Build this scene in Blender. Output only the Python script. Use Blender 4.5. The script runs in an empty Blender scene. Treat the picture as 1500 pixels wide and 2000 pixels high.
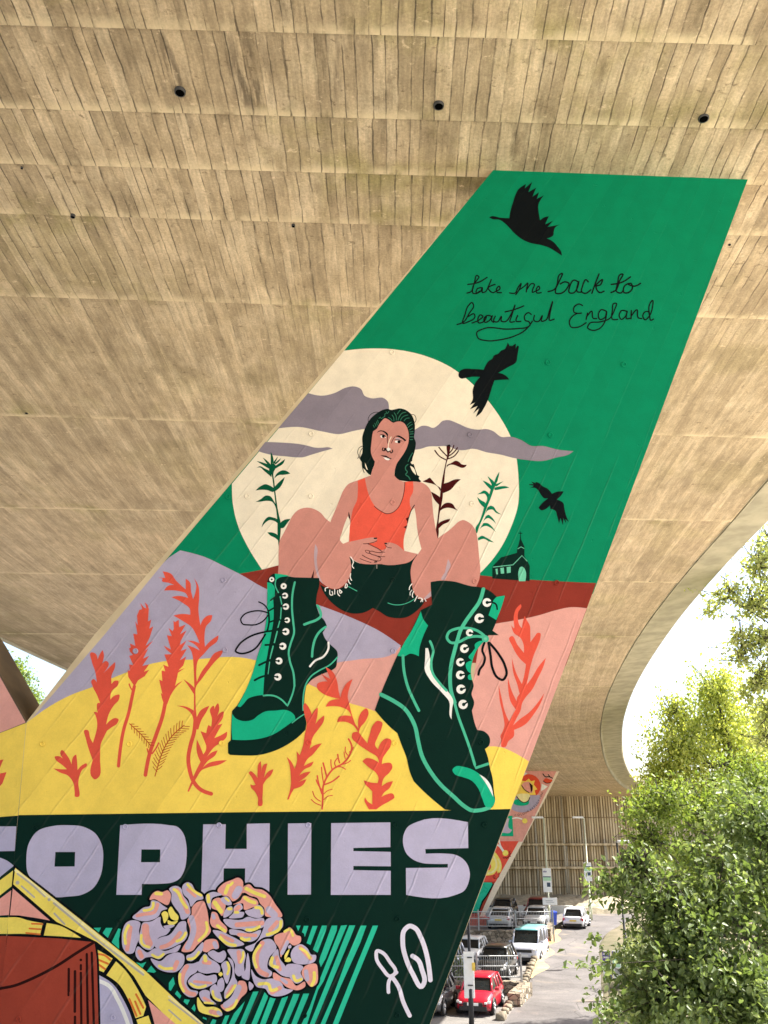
import bpy, bmesh, math, random
import numpy as np
from mathutils import Vector, Matrix
from mathutils.geometry import delaunay_2d_cdt

# ---------------------------------------------------------------- camera, sky, sun, exposure
scene = bpy.context.scene
COL = scene.collection
EYE = 7.6                                   # the photographer stands on the embankment, 7.6 m above the car park
FOCAL, PITCH = 1700.0, math.radians(20.6)   # focal length in pixels of the 1500 x 2000 photograph
cam_data = bpy.data.cameras.new('camera')
cam_data.sensor_fit = 'VERTICAL'
cam_data.sensor_height = 24.0
cam_data.lens = 24.0 * FOCAL / 2000.0
cam_data.clip_start, cam_data.clip_end = 0.1, 2000
cam = bpy.data.objects.new('camera', cam_data)
COL.objects.link(cam)
cam.location = (0, 0, EYE)
cam.rotation_euler = (math.radians(90) + PITCH, 0, 0)
scene.camera = cam

SUN_EL, SUN_AZ = math.radians(52), math.radians(72)      # azimuth from +Y towards +X
world = bpy.data.worlds.new('World')
scene.world = world
world.use_nodes = True
wn = world.node_tree
sky = wn.nodes.new('ShaderNodeTexSky')
sky.sky_type = 'NISHITA'
sky.sun_disc = False
sky.sun_elevation = SUN_EL
sky.sun_rotation = SUN_AZ
sky.air_density, sky.dust_density, sky.ozone_density = 1.0, 3.5, 1.0
wn.links.new(sky.outputs[0], wn.nodes['Background'].inputs[0])
wn.nodes['Background'].inputs[1].default_value = 0.15
sun_data = bpy.data.lights.new('sun', 'SUN')
sun_data.energy = 5.0
sun_data.angle = math.radians(0.5)
sun_data.color = (1.0, 0.94, 0.85)
sun = bpy.data.objects.new('sun', sun_data)
COL.objects.link(sun)
sd = Vector((math.sin(SUN_AZ) * math.cos(SUN_EL), math.cos(SUN_AZ) * math.cos(SUN_EL), math.sin(SUN_EL)))
sun.rotation_euler = sd.to_track_quat('Z', 'Y').to_euler()
vs = scene.view_settings
vs.view_transform, vs.look, vs.gamma, vs.use_curve_mapping = 'Standard', 'None', 1, False
vs.exposure = 1.55
scene.cycles.max_bounces = 8
scene.cycles.diffuse_bounces = 5
scene.cycles.transparent_max_bounces = 12

# ---------------------------------------------------------------- helpers
def srgb(r, g, b, k=1.0):
    f = lambda c: (c / 255 / 12.92 if c / 255 <= .04045 else ((c / 255 + .055) / 1.055) ** 2.4) * k
    return (f(r), f(g), f(b), 1)

class NB:
    """node-tree builder"""
    def __init__(self, name):
        self.m = bpy.data.materials.new(name)
        self.m.use_nodes = True
        self.t = self.m.node_tree
        self.b = self.t.nodes['Principled BSDF']
        self.out = self.t.nodes['Material Output']
    def n(self, typ, **kw):
        nd = self.t.nodes.new(typ)
        for k, v in kw.items():
            setattr(nd, k, v)
        return nd
    def set(self, sock, v):
        if hasattr(v, 'is_linked') or isinstance(v, bpy.types.NodeSocket):
            self.t.links.new(v, sock)
        else:
            sock.default_value = v
    def math(self, op, a, b=0.0, c=None, clamp=False):
        nd = self.n('ShaderNodeMath', operation=op, use_clamp=clamp)
        self.set(nd.inputs[0], a); self.set(nd.inputs[1], b)
        if c is not None: self.set(nd.inputs[2], c)
        return nd.outputs[0]
    def noise(self, vec, scale, detail=4, rough=.55, dim='3D', dist=0.0):
        nd = self.n('ShaderNodeTexNoise', noise_dimensions=dim)
        if vec is not None: self.set(nd.inputs['Vector'], vec)
        nd.inputs['Scale'].default_value = scale
        nd.inputs['Detail'].default_value = detail
        nd.inputs['Roughness'].default_value = rough
        nd.inputs['Distortion'].default_value = dist
        return nd.outputs['Fac']
    def white(self, a, b=None):
        nd = self.n('ShaderNodeTexWhiteNoise', noise_dimensions='2D')
        cmb = self.n('ShaderNodeCombineXYZ')
        self.set(cmb.inputs[0], a)
        if b is not None: self.set(cmb.inputs[1], b)
        self.set(nd.inputs['Vector'], cmb.outputs[0])
        return nd.outputs['Value']
    def ramp(self, fac, stops, interp='LINEAR'):
        nd = self.n('ShaderNodeValToRGB')
        nd.color_ramp.interpolation = interp
        el = nd.color_ramp.elements
        while len(el) < len(stops): el.new(.5)
        for e, (p, c) in zip(el, stops):
            e.position = p
            e.color = c if len(c) == 4 else (*c, 1)
        self.set(nd.inputs[0], fac)
        return nd.outputs[0]
    def rng(self, v, a, b, c, d, smooth=True):
        nd = self.n('ShaderNodeMapRange', interpolation_type='SMOOTHSTEP' if smooth else 'LINEAR')
        self.set(nd.inputs[0], v)
        for i, x in enumerate((a, b, c, d)): nd.inputs[1 + i].default_value = x
        return nd.outputs[0]
    def mix(self, fac, a, b, mode='MIX'):
        nd = self.n('ShaderNodeMix', data_type='RGBA', blend_type=mode)
        self.set(nd.inputs[0], fac); self.set(nd.inputs[6], a); self.set(nd.inputs[7], b)
        return nd.outputs[2]
    def comb(self, x, y, z=0.0):
        nd = self.n('ShaderNodeCombineXYZ')
        for i, v in enumerate((x, y, z)): self.set(nd.inputs[i], v)
        return nd.outputs[0]
    def sep(self, v):
        nd = self.n('ShaderNodeSeparateXYZ'); self.set(nd.inputs[0], v)
        return nd.outputs
    def scalec(self, col, fac):
        nd = self.n('ShaderNodeVectorMath', operation='SCALE')
        self.set(nd.inputs[0], col); self.set(nd.inputs[3], fac)
        return nd.outputs[0]
    def bump(self, h, strength=.3, dist=.02, prev=None):
        nd = self.n('ShaderNodeBump')
        nd.inputs['Strength'].default_value = strength
        nd.inputs['Distance'].default_value = dist
        self.set(nd.inputs['Height'], h)
        if prev is not None: self.set(nd.inputs['Normal'], prev)
        return nd.outputs[0]
    def fin(self, col=None, rough=None, normal=None, metal=None, **kw):
        if col is not None: self.set(self.b.inputs['Base Color'], col)
        if rough is not None: self.set(self.b.inputs['Roughness'], rough)
        if normal is not None: self.set(self.b.inputs['Normal'], normal)
        if metal is not None: self.set(self.b.inputs['Metallic'], metal)
        for k, v in kw.items(): self.set(self.b.inputs[k.replace('_', ' ')], v)
        return self.m

def simple(name, col, rough=.6, metal=0.0, var=.12, scale=8.0, bump=0.0, **kw):
    """plain material with a little procedural unevenness"""
    B = NB(name)
    pos = B.n('ShaderNodeNewGeometry').outputs['Position']
    nz = B.noise(pos, scale, 5)
    fac = B.rng(nz, .3, .7, 1 - var, 1 + var)
    c = B.scalec(col[:3], fac)
    nrm = B.bump(nz, bump, .01) if bump else None
    return B.fin(c, rough, nrm, metal, **kw)

def link(name, me, parent=None, mats=()):
    o = bpy.data.objects.new(name, me)
    COL.objects.link(o)
    for m in mats: me.materials.append(m)
    if parent is not None: o.parent = parent
    return o

def empty(name, loc=(0, 0, 0), rz=0.0):
    o = bpy.data.objects.new(name, None)
    o.empty_display_size = .3
    COL.objects.link(o)
    o.location = loc
    o.rotation_euler = (0, 0, rz)
    return o

def tag(o, label=None, cat=None, group=None, kind=None):
    for k, v in (('label', label), ('category', cat), ('group', group), ('kind', kind)):
        if v: o[k] = v
    return o

class MB:
    """collects boxes, tubes and free faces with material indices, then links them as one mesh"""
    def __init__(self):
        self.v, self.f, self.mi, self.sm = [], [], [], []
    def add(self, vs, fs, mi=0, smooth=False):
        o = len(self.v)
        self.v += [tuple(x) for x in vs]
        for f in fs:
            self.f.append([i + o for i in f]); self.mi.append(mi); self.sm.append(smooth)
    def box(self, x0, x1, y0, y1, z0, z1, mi=0):
        vs = [(x, y, z) for z in (z0, z1) for y in (y0, y1) for x in (x0, x1)]
        self.add(vs, [(0, 2, 3, 1), (4, 5, 7, 6), (0, 1, 5, 4), (2, 6, 7, 3), (0, 4, 6, 2), (1, 3, 7, 5)], mi)
    def bevel_box(self, x0, x1, y0, y1, z0, z1, r, mi=0):
        bm = bmesh.new()
        bmesh.ops.create_cube(bm, size=1)
        for v in bm.verts:
            v.co = ((x0 + x1) / 2 + v.co.x * (x1 - x0), (y0 + y1) / 2 + v.co.y * (y1 - y0), (z0 + z1) / 2 + v.co.z * (z1 - z0))
        bmesh.ops.bevel(bm, geom=bm.edges[:], offset=r, segments=2, profile=.5, affect='EDGES')
        bm.verts.index_update()
        self.add([v.co for v in bm.verts], [[v.index for v in f.verts] for f in bm.faces], mi)
        bm.free()
    def tube(self, pts, rad, n=8, mi=0, caps=True, smooth=True):
        pts = [Vector(p) for p in pts]
        rad = rad if hasattr(rad, '__len__') else [rad] * len(pts)
        rings, base = [], len(self.v)
        ref = Vector((0.13, .31, .94)).normalized()
        for i, p in enumerate(pts):
            d = (pts[min(i + 1, len(pts) - 1)] - pts[max(i - 1, 0)]).normalized()
            a = d.cross(ref)
            if a.length < .05: a = d.cross(Vector((1, 0, 0)))
            a.normalize(); b = d.cross(a)
            for k in range(n):
                t = 2 * math.pi * k / n
                self.v.append(tuple(p + (a * math.cos(t) + b * math.sin(t)) * rad[i]))
        for i in range(len(pts) - 1):
            for k in range(n):
                q = base + i * n + k; r = base + i * n + (k + 1) % n
                self.f.append([q, r, r + n, q + n]); self.mi.append(mi); self.sm.append(smooth)
        if caps:
            self.f.append([base + k for k in range(n)][::-1]); self.mi.append(mi); self.sm.append(False)
            e = base + (len(pts) - 1) * n
            self.f.append([e + k for k in range(n)]); self.mi.append(mi); self.sm.append(False)
    def build(self, name, mats, parent=None, fix=True):
        me = bpy.data.meshes.new(name)
        me.from_pydata(self.v, [], self.f)
        me.polygons.foreach_set('material_index', self.mi)
        me.polygons.foreach_set('use_smooth', self.sm)
        if fix:
            bm = bmesh.new(); bm.from_mesh(me)
            bmesh.ops.recalc_face_normals(bm, faces=bm.faces[:])
            bm.to_mesh(me); bm.free()
        me.update()
        return link(name, me, parent, mats if isinstance(mats, (list, tuple)) else [mats])

def copy_tree(o, parent=None):
    c = o.copy()
    COL.objects.link(c)
    c.parent = parent
    for ch in o.children: copy_tree(ch, c)
    return c

SP, CP = math.sin(PITCH), math.cos(PITCH)
def ray(u, v):
    """direction in the world of a pixel of the photograph (used to measure the painted face)"""
    x, y = (u - 750) / FOCAL, (1000 - v) / FOCAL
    return Vector((x, CP - y * SP, SP + y * CP))
# ---------------------------------------------------------------- the painting on the pier
# Every painted shape, traced on a grid. Lines:  kind colour space : points     ("c" after a point = sharp corner)
# kinds: g straight polygon, p smooth polygon, lW smooth stroke of width W, dR disc of radius R, tW ticks along a line
SPACES = {'a': (0, 0, 1), 'A': (940, 340, 8.333), 'B': (880, 520, 3.571), 'C': (880, 660, 9.375), 'D': (940, 920, 7.5),
          'E': (690, 780, 9.375), 'F': (640, 920, 6.818), 'G': (480, 860, 6.667), 'H': (820, 850, 7.5), 'I': (440, 1100, 6.25),
          'J': (430, 1240, 6.25), 'K': (720, 1100, 5), 'L': (720, 1340, 5), 'M': (940, 1160, 6.25), 'N': (440, 1360, 6.25),
          'O': (580, 1280, 6.25), 'Q': (90, 1240, 6.25), 'R': (230, 1100, 6.25), 'S': (230, 1360, 6.25), 'T': (220, 1690, 6.818),
          'U': (380, 1690, 5.769), 'V': (330, 1820, 6.818), 'W': (0, 1660, 5.357), 'X': (440, 1780, 4.6875), 'Y': (450, 1560, 2.727),
          'Z': (0, 1560, 3), 'b': (640, 640, 3.571), 'P': (600, 1060, 5.769)}
BACKGROUND = '''
g green a:966,329 1461,349 1158,1160 470,1130 319,1100 668,690
p cream a:668,690c 672,685c 715,681 765,682 830,695 880,717 930,757 970,805 1000,860 1013,940 1012,985 998,1030 975,1075 945,1112 920,1135c 520,1125c 510,1110 485,1070 466,1030 455,985 453,945c
p maroon a:466,1121c 510,1113 545,1104 700,1100c 920,1122 1000,1130 1080,1135 1164,1139c 1145,1192c 1105,1300c 600,1285c 500,1150
p lavender a:330,1089c 352,1075c 400,1088 440,1107 470,1122 520,1150 570,1165 620,1181 690,1208 740,1232 783,1261c 770,1275 700,1290 640,1302c 560,1320c 300,1500c 62,1404c 204,1240c 319,1100c
p pinkhill a:782,1262c 770,1275 700,1288 650,1297 600,1330c 560,1400c 740,1400c 800,1340c
p pinkhill a:940,1226c 965,1219 1005,1212 1055,1201 1085,1192 1115,1186 1146,1188c 1023,1515c 900,1490c
p yellow a:57,1408c 90,1384 144,1355 180,1342 218,1325 250,1312 293,1297 324,1291 377,1288 470,1284 560,1310c 597,1334c 618,1343 682,1373 713,1382 742,1393c 800,1450c 885,1584c 500,1586 36,1593c 52,1412c
p yellow a:890,1474c 940,1462 956,1458 980,1460 1004,1470 1033,1487c 997,1582c 880,1584c
g dark a:36,1592 500,1586 870,1583 997,1580 826,2036 -6,2036 26,1700
'''
LEFTFACE = '''
g pinkhill a:50,1411 -60,1455 -200,1180 -80,1180
g yellow a:51,1412 -60,1455 -60,1600 35,1593
g dark a:35,1593 -60,1600 -60,2040 -8,2036 26,1700
g letter a:-60,1614 32,1614 29,1662 -60,1664
p letter a:-60,1660c 0,1675 14,1681 27,1691c 0,1713c -60,1750c
g frameyellow a:26,1700 -60,1764 -60,1796 24,1730
g pinkpetal a:23,1738 -60,1800 -60,1792 18,1787
g frameyellow a:16,1792 -60,1792 -60,1824 14,1824
g brown a:14,1828 -60,1828 -60,2040 -8,2036
g coral a:-20,1490 7,1483 0,1500
g coral a:-20,1515 13,1508 5,1530 -6,1542 -20,1545
'''
MOTIFS = '''
@painted_cloud
p cloud a:602,768c 630,773 653,768 677,757 692,755 705,760 712,773 725,778 750,778 757,784 760,800 760,842c 712,838 690,842 663,848 630,843 583,834 543,837c
@painted_cloud
p cloud b:560,745c 620,705 660,685 700,688 735,700 770,680 800,652 840,645 900,665 980,700 1050,712 1110,708 1150,720 1210,762 1280,762 1350,785 1420,825 1500,826 1600,850 1714,862c 1680,885 1600,905 1500,930 1400,925 1300,910 1200,885 1110,870 1010,845 950,855 900,852 850,830 760,828 700,830 650,845 570,855c
@painted_cloud
p cloud G:255,22c 540,35 700,50 800,70 910,97 1000,97 1080,92 1132,110c 1000,145 850,190 740,222 650,222 520,210 330,190 160,143c
@painted_bird
p ink A:130,705 160,692 320,715 455,722c 475,600 520,450 560,330 600,255 660,205 728,165c 705,238c 830,130c 765,298c 893,225c 832,372c 938,300c 903,408c 1018,348c 960,430 930,500 930,600 945,690 955,755c 1020,710 1098,690c 1038,825c 1165,765c 1075,865c 1180,845 1280,825c 1200,875 1180,930 1170,1000 1120,1035 1060,1048c 1150,1090 1240,1180 1300,1270 1312,1332c 1220,1270 1100,1200 980,1160 800,1125 700,1085 560,985 450,870 390,810 290,745 180,735
@painted_bird
p ink C:145,680 170,610 220,580 420,572 605,585c 640,510 700,425 765,380 790,330 880,285 920,240 1000,200 1020,165 1045,85c 1085,155c 1105,135c 1120,155c 1195,105c 1192,200c 1235,145 1250,160c 1225,320 1200,445 1050,540 870,645c 960,665 1030,710 1075,765c 930,770 805,780c 770,870 740,970 690,1125 610,1290 560,1370 460,1452c 525,1290c 410,1392c 495,1248c 352,1310c 450,1185c 352,1228c 405,1130 405,960 445,840 540,718c 400,715 260,740 200,748 155,720
@painted_bird
p ink D:698,195c 765,195c 730,155c 800,180c 790,162c 830,170 900,225 970,260 1035,335c 1110,305 1205,300c 1180,345 1105,420c 1160,440 1200,470 1215,540 1240,650 1283,750c 1230,705c 1245,775c 1200,690c 1195,795c 1160,690c 1137,770c 1110,660 1080,580 1050,565 1010,555c 1005,505c 940,560 880,577 838,540c 880,485 980,400c 920,400 880,360 830,280 800,255 705,252c 750,235c 765,215c 700,205c
@painted_chapel
g dark D:162,1420 170,1390 290,1265 400,1235 520,1200 525,1140 545,1075 565,1000 570,920 540,915 540,908 566,905 566,885 574,885 576,905 603,908 603,915 578,920 582,1000 610,1060 632,1110 632,1250 680,1330 710,1390 706,1615 160,1575
p mint D:553,1615c 550,1450 570,1410 595,1402 625,1420 643,1450 645,1615c
g mint D:208,1435 240,1432 243,1512 218,1512
g mint D:280,1422 330,1415 335,1502 285,1505
g mint D:372,1408 430,1400 430,1490 375,1497
l11 mint D:175,1408c 330,1390 465,1375c 595,1240c 670,1320
l10 mint D:535,1140c 582,1112c 625,1135
@verse_lettering
l9 ink B:115,188 140,180 165,120 185,65 198,75 185,95 155,150 158,190 185,190 200,175
l9 ink B:120,128 190,115 255,78
l9 ink B:215,150 185,160 178,185 205,180 222,150 222,185 240,180 265,140 283,95
l9 ink B:310,128 262,153 300,185 312,178 345,155 340,140 322,155 322,180 355,185
l9 ink B:412,187 450,188 470,150 492,120 478,165 455,198
l9 ink B:480,165 515,140 538,118 530,160 528,180
l9 ink B:535,160 575,122 582,125 572,165 570,183 592,175 622,155 615,140 598,160 600,185 632,185
l10 ink B:680,178 720,165 760,100 778,50 762,58 745,120 735,190 770,190 815,150 825,120 800,110 765,125
l10 ink B:890,110 860,98 832,140 828,185 855,188 885,150 895,105 885,180 910,182
l10 ink B:960,110 945,95 920,140 915,180 935,190 978,165
l10 ink B:985,190 1010,120 1035,55
l10 ink B:1005,140 1060,95 1045,130 1015,142 1040,185 1070,175
l10 ink B:1118,185 1150,170 1180,100 1200,55 1185,58 1165,120 1160,180 1185,188 1205,168
l10 ink B:1120,128 1190,115 1255,75
l10 ink B:1240,122 1212,140 1210,185 1240,185 1268,150 1255,120 1240,125 1280,140 1325,120
l9 ink B:45,408 90,390 130,330 160,270 150,255 125,275 100,340 85,400 120,390 170,352 165,335 125,352
l9 ink B:150,397 200,375 225,350 210,340 190,370 195,395 230,388 250,355
l9 ink B:285,350 255,345 232,375 240,392 270,380 292,345 285,380 300,393
l9 ink B:312,350 302,385 325,390 355,350 355,385 380,388 420,340 450,270 425,350 415,390 445,388
l9 ink B:380,320 440,305 510,278
l9 ink B:468,345 458,385 490,385
l9 ink B:562,338 545,325 515,350 520,378 548,390 555,410 530,428 480,435 400,440 230,437 182,465 190,500 250,520 340,515 440,490 510,455 550,415 570,385
l9 ink B:585,345 582,380 610,388 640,345 635,385 662,378 690,310 712,245 692,340 690,378 722,370
l9 ink B:920,275 895,265 860,290 860,320 885,330 912,328
l9 ink B:885,330 850,350 828,390 840,425 880,428 945,395
l9 ink B:955,328 945,372
l9 ink B:950,352 985,315 995,365 1018,366
l9 ink B:1085,315 1050,305 1030,340 1040,372 1075,360 1088,315 1075,390 1040,435 985,448 955,430 970,400 1040,390 1110,365 1145,300 1155,260 1140,260 1128,310 1130,372 1165,372
l9 ink B:1225,315 1195,310 1175,345 1190,372 1220,350 1232,315 1228,368 1250,365
l9 ink B:1260,310 1258,368
l9 ink B:1262,345 1300,305 1310,362 1332,366
l9 ink B:1385,320 1355,320 1340,350 1355,375 1385,350 1405,240 1390,262 1388,350 1395,378 1415,370
@painted_plant
p leafgreen G:345,300 385,320 385,370 365,410 375,560 390,700 425,940 455,1080 450,1250 430,1385c 415,1240 412,1060 390,850 365,640 350,520 335,440 305,390 310,330
p leafgreen G:325,150c 350,200 350,300 325,310c
p leafgreen G:220,225c 270,260 320,330 300,340c
p leafgreen G:140,272c 220,290 310,345 300,370c
p leafgreen G:140,362c 185,340 250,370 330,420 335,480c 230,390 190,355
p leafgreen G:420,210c 395,270 365,310 355,290c
p leafgreen G:460,232c 430,280 380,310 375,300c
p leafgreen G:512,245c 490,300 420,350 380,370 375,340c 450,290
p leafgreen G:580,435c 500,450 430,455 370,500c 410,430 480,392 530,400
p leafgreen G:508,480c 480,560 430,630 375,660 365,620c 420,560
p leafgreen G:128,655c 200,595 260,573 310,590 370,625c 365,670 280,650 200,645
p leafgreen G:130,803c 200,765 260,722 310,725 370,800 395,850 395,890c 340,800 270,790 190,800
p leafgreen G:207,1135c 240,1050 300,997 350,1005 415,1035 420,1085c 370,1050 310,1040 260,1070
p leafgreen G:582,1025c 540,1080 480,1145 440,1140c 450,1080 510,1035
p leafgreen G:282,1200c 360,1205 415,1235 430,1310c 380,1270 320,1240
@painted_plant
p burgundy H:412,140 436,140 438,240 425,320 400,380 375,500 355,700 340,800 335,900 310,1050 290,1150 275,1280 272,1480 262,1515 235,1500 232,1400 250,1290 270,1120 285,980 300,850 318,700 345,560 378,400 400,300
l17 burgundy H:280,180 340,250 400,310
l17 burgundy H:220,225 290,310 390,365
l17 burgundy H:498,152 475,210 435,260
l17 burgundy H:550,185 500,250 435,300
l17 burgundy H:565,230 500,310 420,345
p burgundy H:390,475c 400,440 460,410 530,375 570,390 610,425 688,435c 660,470 620,480 560,460 490,435 430,440
p burgundy H:600,648c 540,700 450,800 340,850c 340,720 420,690 510,650
p burgundy H:40,678c 100,650 145,625 180,660 240,730 305,790 300,820c 250,745 170,710 100,695
p burgundy H:165,830c 240,870 300,920 300,1040c 270,1010 210,940
p burgundy H:300,1110c 310,1060 370,1000 420,990 480,1010 520,1070 555,1108c 480,1075 400,1065 340,1080
p burgundy H:275,1370c 280,1290 350,1250 445,1225c 430,1260 340,1310
@painted_plant
p plantgreen H:1075,690 1115,700 1085,790 1040,920 990,1040 940,1180 870,1340 832,1440 815,1370 870,1270 920,1130 945,1040 990,940 1035,800 1045,740
p plantgreen H:1165,535c 1150,620 1115,700 1090,690c 1120,610
p plantgreen H:990,602c 1040,640 1090,700 1060,740c 1030,680
p plantgreen H:920,665c 980,690 1050,750 1040,800c 980,740
p plantgreen H:1225,675c 1180,710 1110,750 1110,720c
p plantgreen H:1310,768c 1220,785 1090,790 1095,770c 1180,750 1270,752
p plantgreen H:842,868c 890,840 940,812 985,830 1020,880 1010,940 985,950c 980,900 950,860 890,862
p plantgreen H:838,905c 890,950 960,995 970,1060 940,1060c 880,1000
p plantgreen H:990,1060c 1040,1035 1080,1050 1120,1110 1195,1163c 1120,1140 1060,1090 1000,1100 950,1170c
p plantgreen H:965,1190c 1000,1168 1050,1200 1115,1298c 1050,1240 1000,1215 950,1240 920,1280c
p plantgreen H:930,1290c 990,1290 1040,1325 1115,1425c 1040,1360 970,1330 900,1355 850,1420c
p plantgreen H:850,1510c 910,1475 970,1500 1085,1572c 1020,1560 940,1520 855,1545c
@painted_woman
p hair E:640,178 690,195 760,185 850,168 920,180 1000,220 1060,275 1100,350 1125,440 1125,600 1115,700 1145,790 1135,900 1110,1000 1080,1130 1110,1200 1150,1320 1190,1400 1215,1410c 1200,1440 1245,1500c 1225,1515 1100,1512 950,1500 830,1475 755,1420 755,1360 780,1200c 395,1150c 385,1200 345,1300 322,1392c 270,1360 220,1300 165,1240 165,1180 120,1080 160,1000 170,850 165,700 200,570 270,420 330,340 440,250 540,195
p skin F:595,-10c 575,60c 400,125 270,180 215,250 150,400 90,550 40,670 0,800 0,1050c 150,1180c 320,1170c 440,1230 540,1242 800,1235 980,1240 1080,1215 1200,1105c 1330,1120c 1490,1010c 1440,780 1410,600 1390,400 1370,265 1320,195 1240,150c 1130,140 1030,145 950,120 890,60 885,-10c
p skin E:580,348 640,370 700,415 735,432c 790,412 870,408 930,440 980,510 1010,600 1018,720 1000,830 960,930 900,1030 850,1100 795,1185 770,1260 750,1380 755,1430c 560,1450c 325,1390c 345,1300 380,1220 395,1140c 350,1060 325,980 322,900 335,780 345,680 365,585c 430,540 470,470 520,400
p cream F:270,600c 290,650 300,680 285,860 280,940c 205,970c 165,920 190,820 220,720
p cream F:1155,490c 1175,600 1190,760 1220,930 1255,1055c 1205,1105c 1025,1075c 1010,1000 1020,870 1050,770 1070,690 1110,540
p vest F:400,130c 495,95c 520,220 545,310 590,410 640,480 720,545 790,570 860,555 930,500 980,410 1015,280 1030,145c 1135,140c 1135,280 1095,370 1100,470 1115,510c 1060,690 1020,860 1010,1000 1015,1075c 930,1080 850,1060 700,1060 500,990 290,950c 300,700 310,640 340,500 390,390 400,300
p ink F:280,540c 296,600 302,650c 282,620
l12 ink F:1155,455 1115,520 1080,620 1060,690
g burgundy F:1040,635 1085,605 1065,685
g burgundy F:1010,748 1060,720 1045,770
l9 maroonink F:620,470 700,530 790,570 860,555 930,500 985,400 1018,270 1028,150
p shorts P:440,120c 500,185 600,235 720,245 850,240 1000,240 1110,230 1180,180 1245,125c 1200,230 1170,310 1168,400 1195,540 1260,640 1330,650c 1300,700 1220,780 1120,840 1000,850 900,830 820,780 740,735c 660,780 560,800 450,785 350,735 260,660 190,570 145,470c 220,510 340,525 440,470 490,350 495,250 480,180
p skin F:285,945c 400,920 520,895 610,885 660,895 655,925 530,965c 600,1000 700,1055 770,1085 760,1140 700,1190 560,1225 420,1220 330,1170c 200,1100c 200,980c
p skin F:755,960c 800,952 900,972 1015,1062c 1195,1105c 1080,1215 980,1240 700,1235 620,1200 640,1060c 780,1015
l9 maroonink F:475,970 530,968 610,950 655,930
l10 maroonink F:530,968 600,1000 700,1055 725,1080 690,1087 640,1082 580,1068 553,1077 570,1100 650,1130 710,1170 705,1185 600,1185 520,1155 460,1120
l8 maroonink F:725,1080 762,1083
l8 maroonink F:570,1100 510,1080 500,1062 555,1062
l8 maroonink F:650,1130 700,1140 762,1142
l8 maroonink F:432,1168 500,1195 578,1220
l8 maroonink F:765,985 790,1012 850,1025
l18 ink F:622,898 650,896
l18 ink F:762,966 784,966
l16 ink F:625,1212 648,1210
p skin G:420,1745c 428,1600 428,1450 440,1320 500,1200 560,1080 620,970 680,912 760,882 840,882 920,910 980,950 1040,1020 1095,1062c 1200,1290 1280,1400 1330,1490 1368,1600 1372,1700 1340,1800 1270,1890 1190,1935 1100,1925 1010,1870 960,1800c 640,1810c
p skinshade G:905,1350c 930,1400 925,1560 965,1780 1010,1872c 965,1830 930,1760 900,1640 890,1480
g maroonink G:892,1680 882,1800 850,1795
p skin a:856,1051c 864,1045 876,1037 887,1027 896,1019 905,1016 913,1019 923,1027 929,1037 932,1049 934,1069 936,1090 938,1115 935,1135 929,1148c 842,1148c 842,1164 828,1171 816,1166 808,1156 805,1140 802,1116 806,1098 816,1083c 830,1062c
p skinshade K:775,-40c 800,20 770,90 735,165 715,165 745,90c
g skinshade K:612,270 616,322 560,352 545,338
l10 white P:205,545 205,515 235,505
l10 white P:255,535 265,590 285,590 280,550
l10 white P:310,525 310,580
l10 white P:345,540 345,575 365,600
l10 white P:365,530 390,560 375,570 365,535
l10 white P:440,460 432,510 445,505 450,470
l10 white P:490,350 485,390 500,425
l10 white P:465,420 470,445 488,465
l10 white P:490,160 520,220 508,265 525,288
l10 white P:1180,465 1155,500 1150,530
l10 white P:1180,535 1160,565 1160,590
l10 white P:1200,550 1185,600 1190,615
l10 white P:1240,600 1210,660
l10 white P:1250,625 1290,630 1280,665
l10 white P:1300,635 1300,665
l10 white P:1325,632 1338,660
l8 stroke P:465,495 560,545
l8 stroke P:910,680 980,700 1080,695 1150,670 1210,635
l7 grey P:785,250 785,290
p ink E:432,618c 480,592 530,592 590,632 628,690c 632,632 590,595 530,573 470,578
l12 ink E:630,640 628,700 625,770 630,805
p ink E:760,680c 830,663 890,690 970,750c 960,765 890,725 830,695
l10 ink E:760,690 725,740 700,805
l10 ink E:490,655 540,648 600,690
g white E:492,668 525,660 540,712 510,705
g white E:570,690 605,695 585,715
d27 ink E:550,680
p skinshade E:770,712c 830,705 875,740c 780,738
l9 ink E:755,745 820,738 895,772
g white E:758,765 810,755 812,800 775,797
d29 ink E:838,780
l15 cream E:695,690 655,780 640,880
p white E:610,905 645,885 685,915 640,950
l18 ink E:545,890 532,930 565,945 600,925 630,968 670,950 690,985 720,960 715,930
d26 ink E:585,915
p ink E:495,1022c 560,1030 600,1035 660,1070 710,1090c 660,1098 610,1065 550,1050
p white E:550,1064c 600,1072 672,1096c 655,1114 600,1110
l11 strand E:365,475 385,515
l11 strand E:395,440 415,495
l11 strand E:425,415 440,475
l11 strand E:445,385 460,440
l11 strand E:470,350 500,330 510,355 550,330 575,315 580,270 600,265
l11 strand E:600,230 620,260 650,225
l13 strand E:645,335 690,365 710,395
l13 strand E:710,290 740,340 745,400
l13 strand E:750,250 785,310 785,385
l13 strand E:860,200 830,235 808,268
l13 strand E:960,240 890,260 845,320 820,385
l13 strand E:1000,290 930,310 890,340 865,390
l13 strand E:1025,345 970,355 930,395
l13 strand E:1060,420 1015,450 985,480
l13 strand E:1080,460 1030,490 1000,520
l13 strand E:1085,530 1030,565
l13 strand E:1095,595 1030,600
l13 strand E:1100,635 1035,640
l13 strand E:1100,690 1040,690
l13 strand E:1085,740 1040,740
l13 strand E:1085,985 1040,1060 1005,1140
l16 strand E:1000,1195 955,1250 960,1290 990,1330 960,1380 1010,1420 1040,1470
l10 ink E:480,245 400,240 320,280 275,350 280,430
l10 ink E:1065,280 1110,285 1140,320 1130,420 1110,430
l10 ink E:165,860 110,890 80,980 100,1050 80,1085
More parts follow.
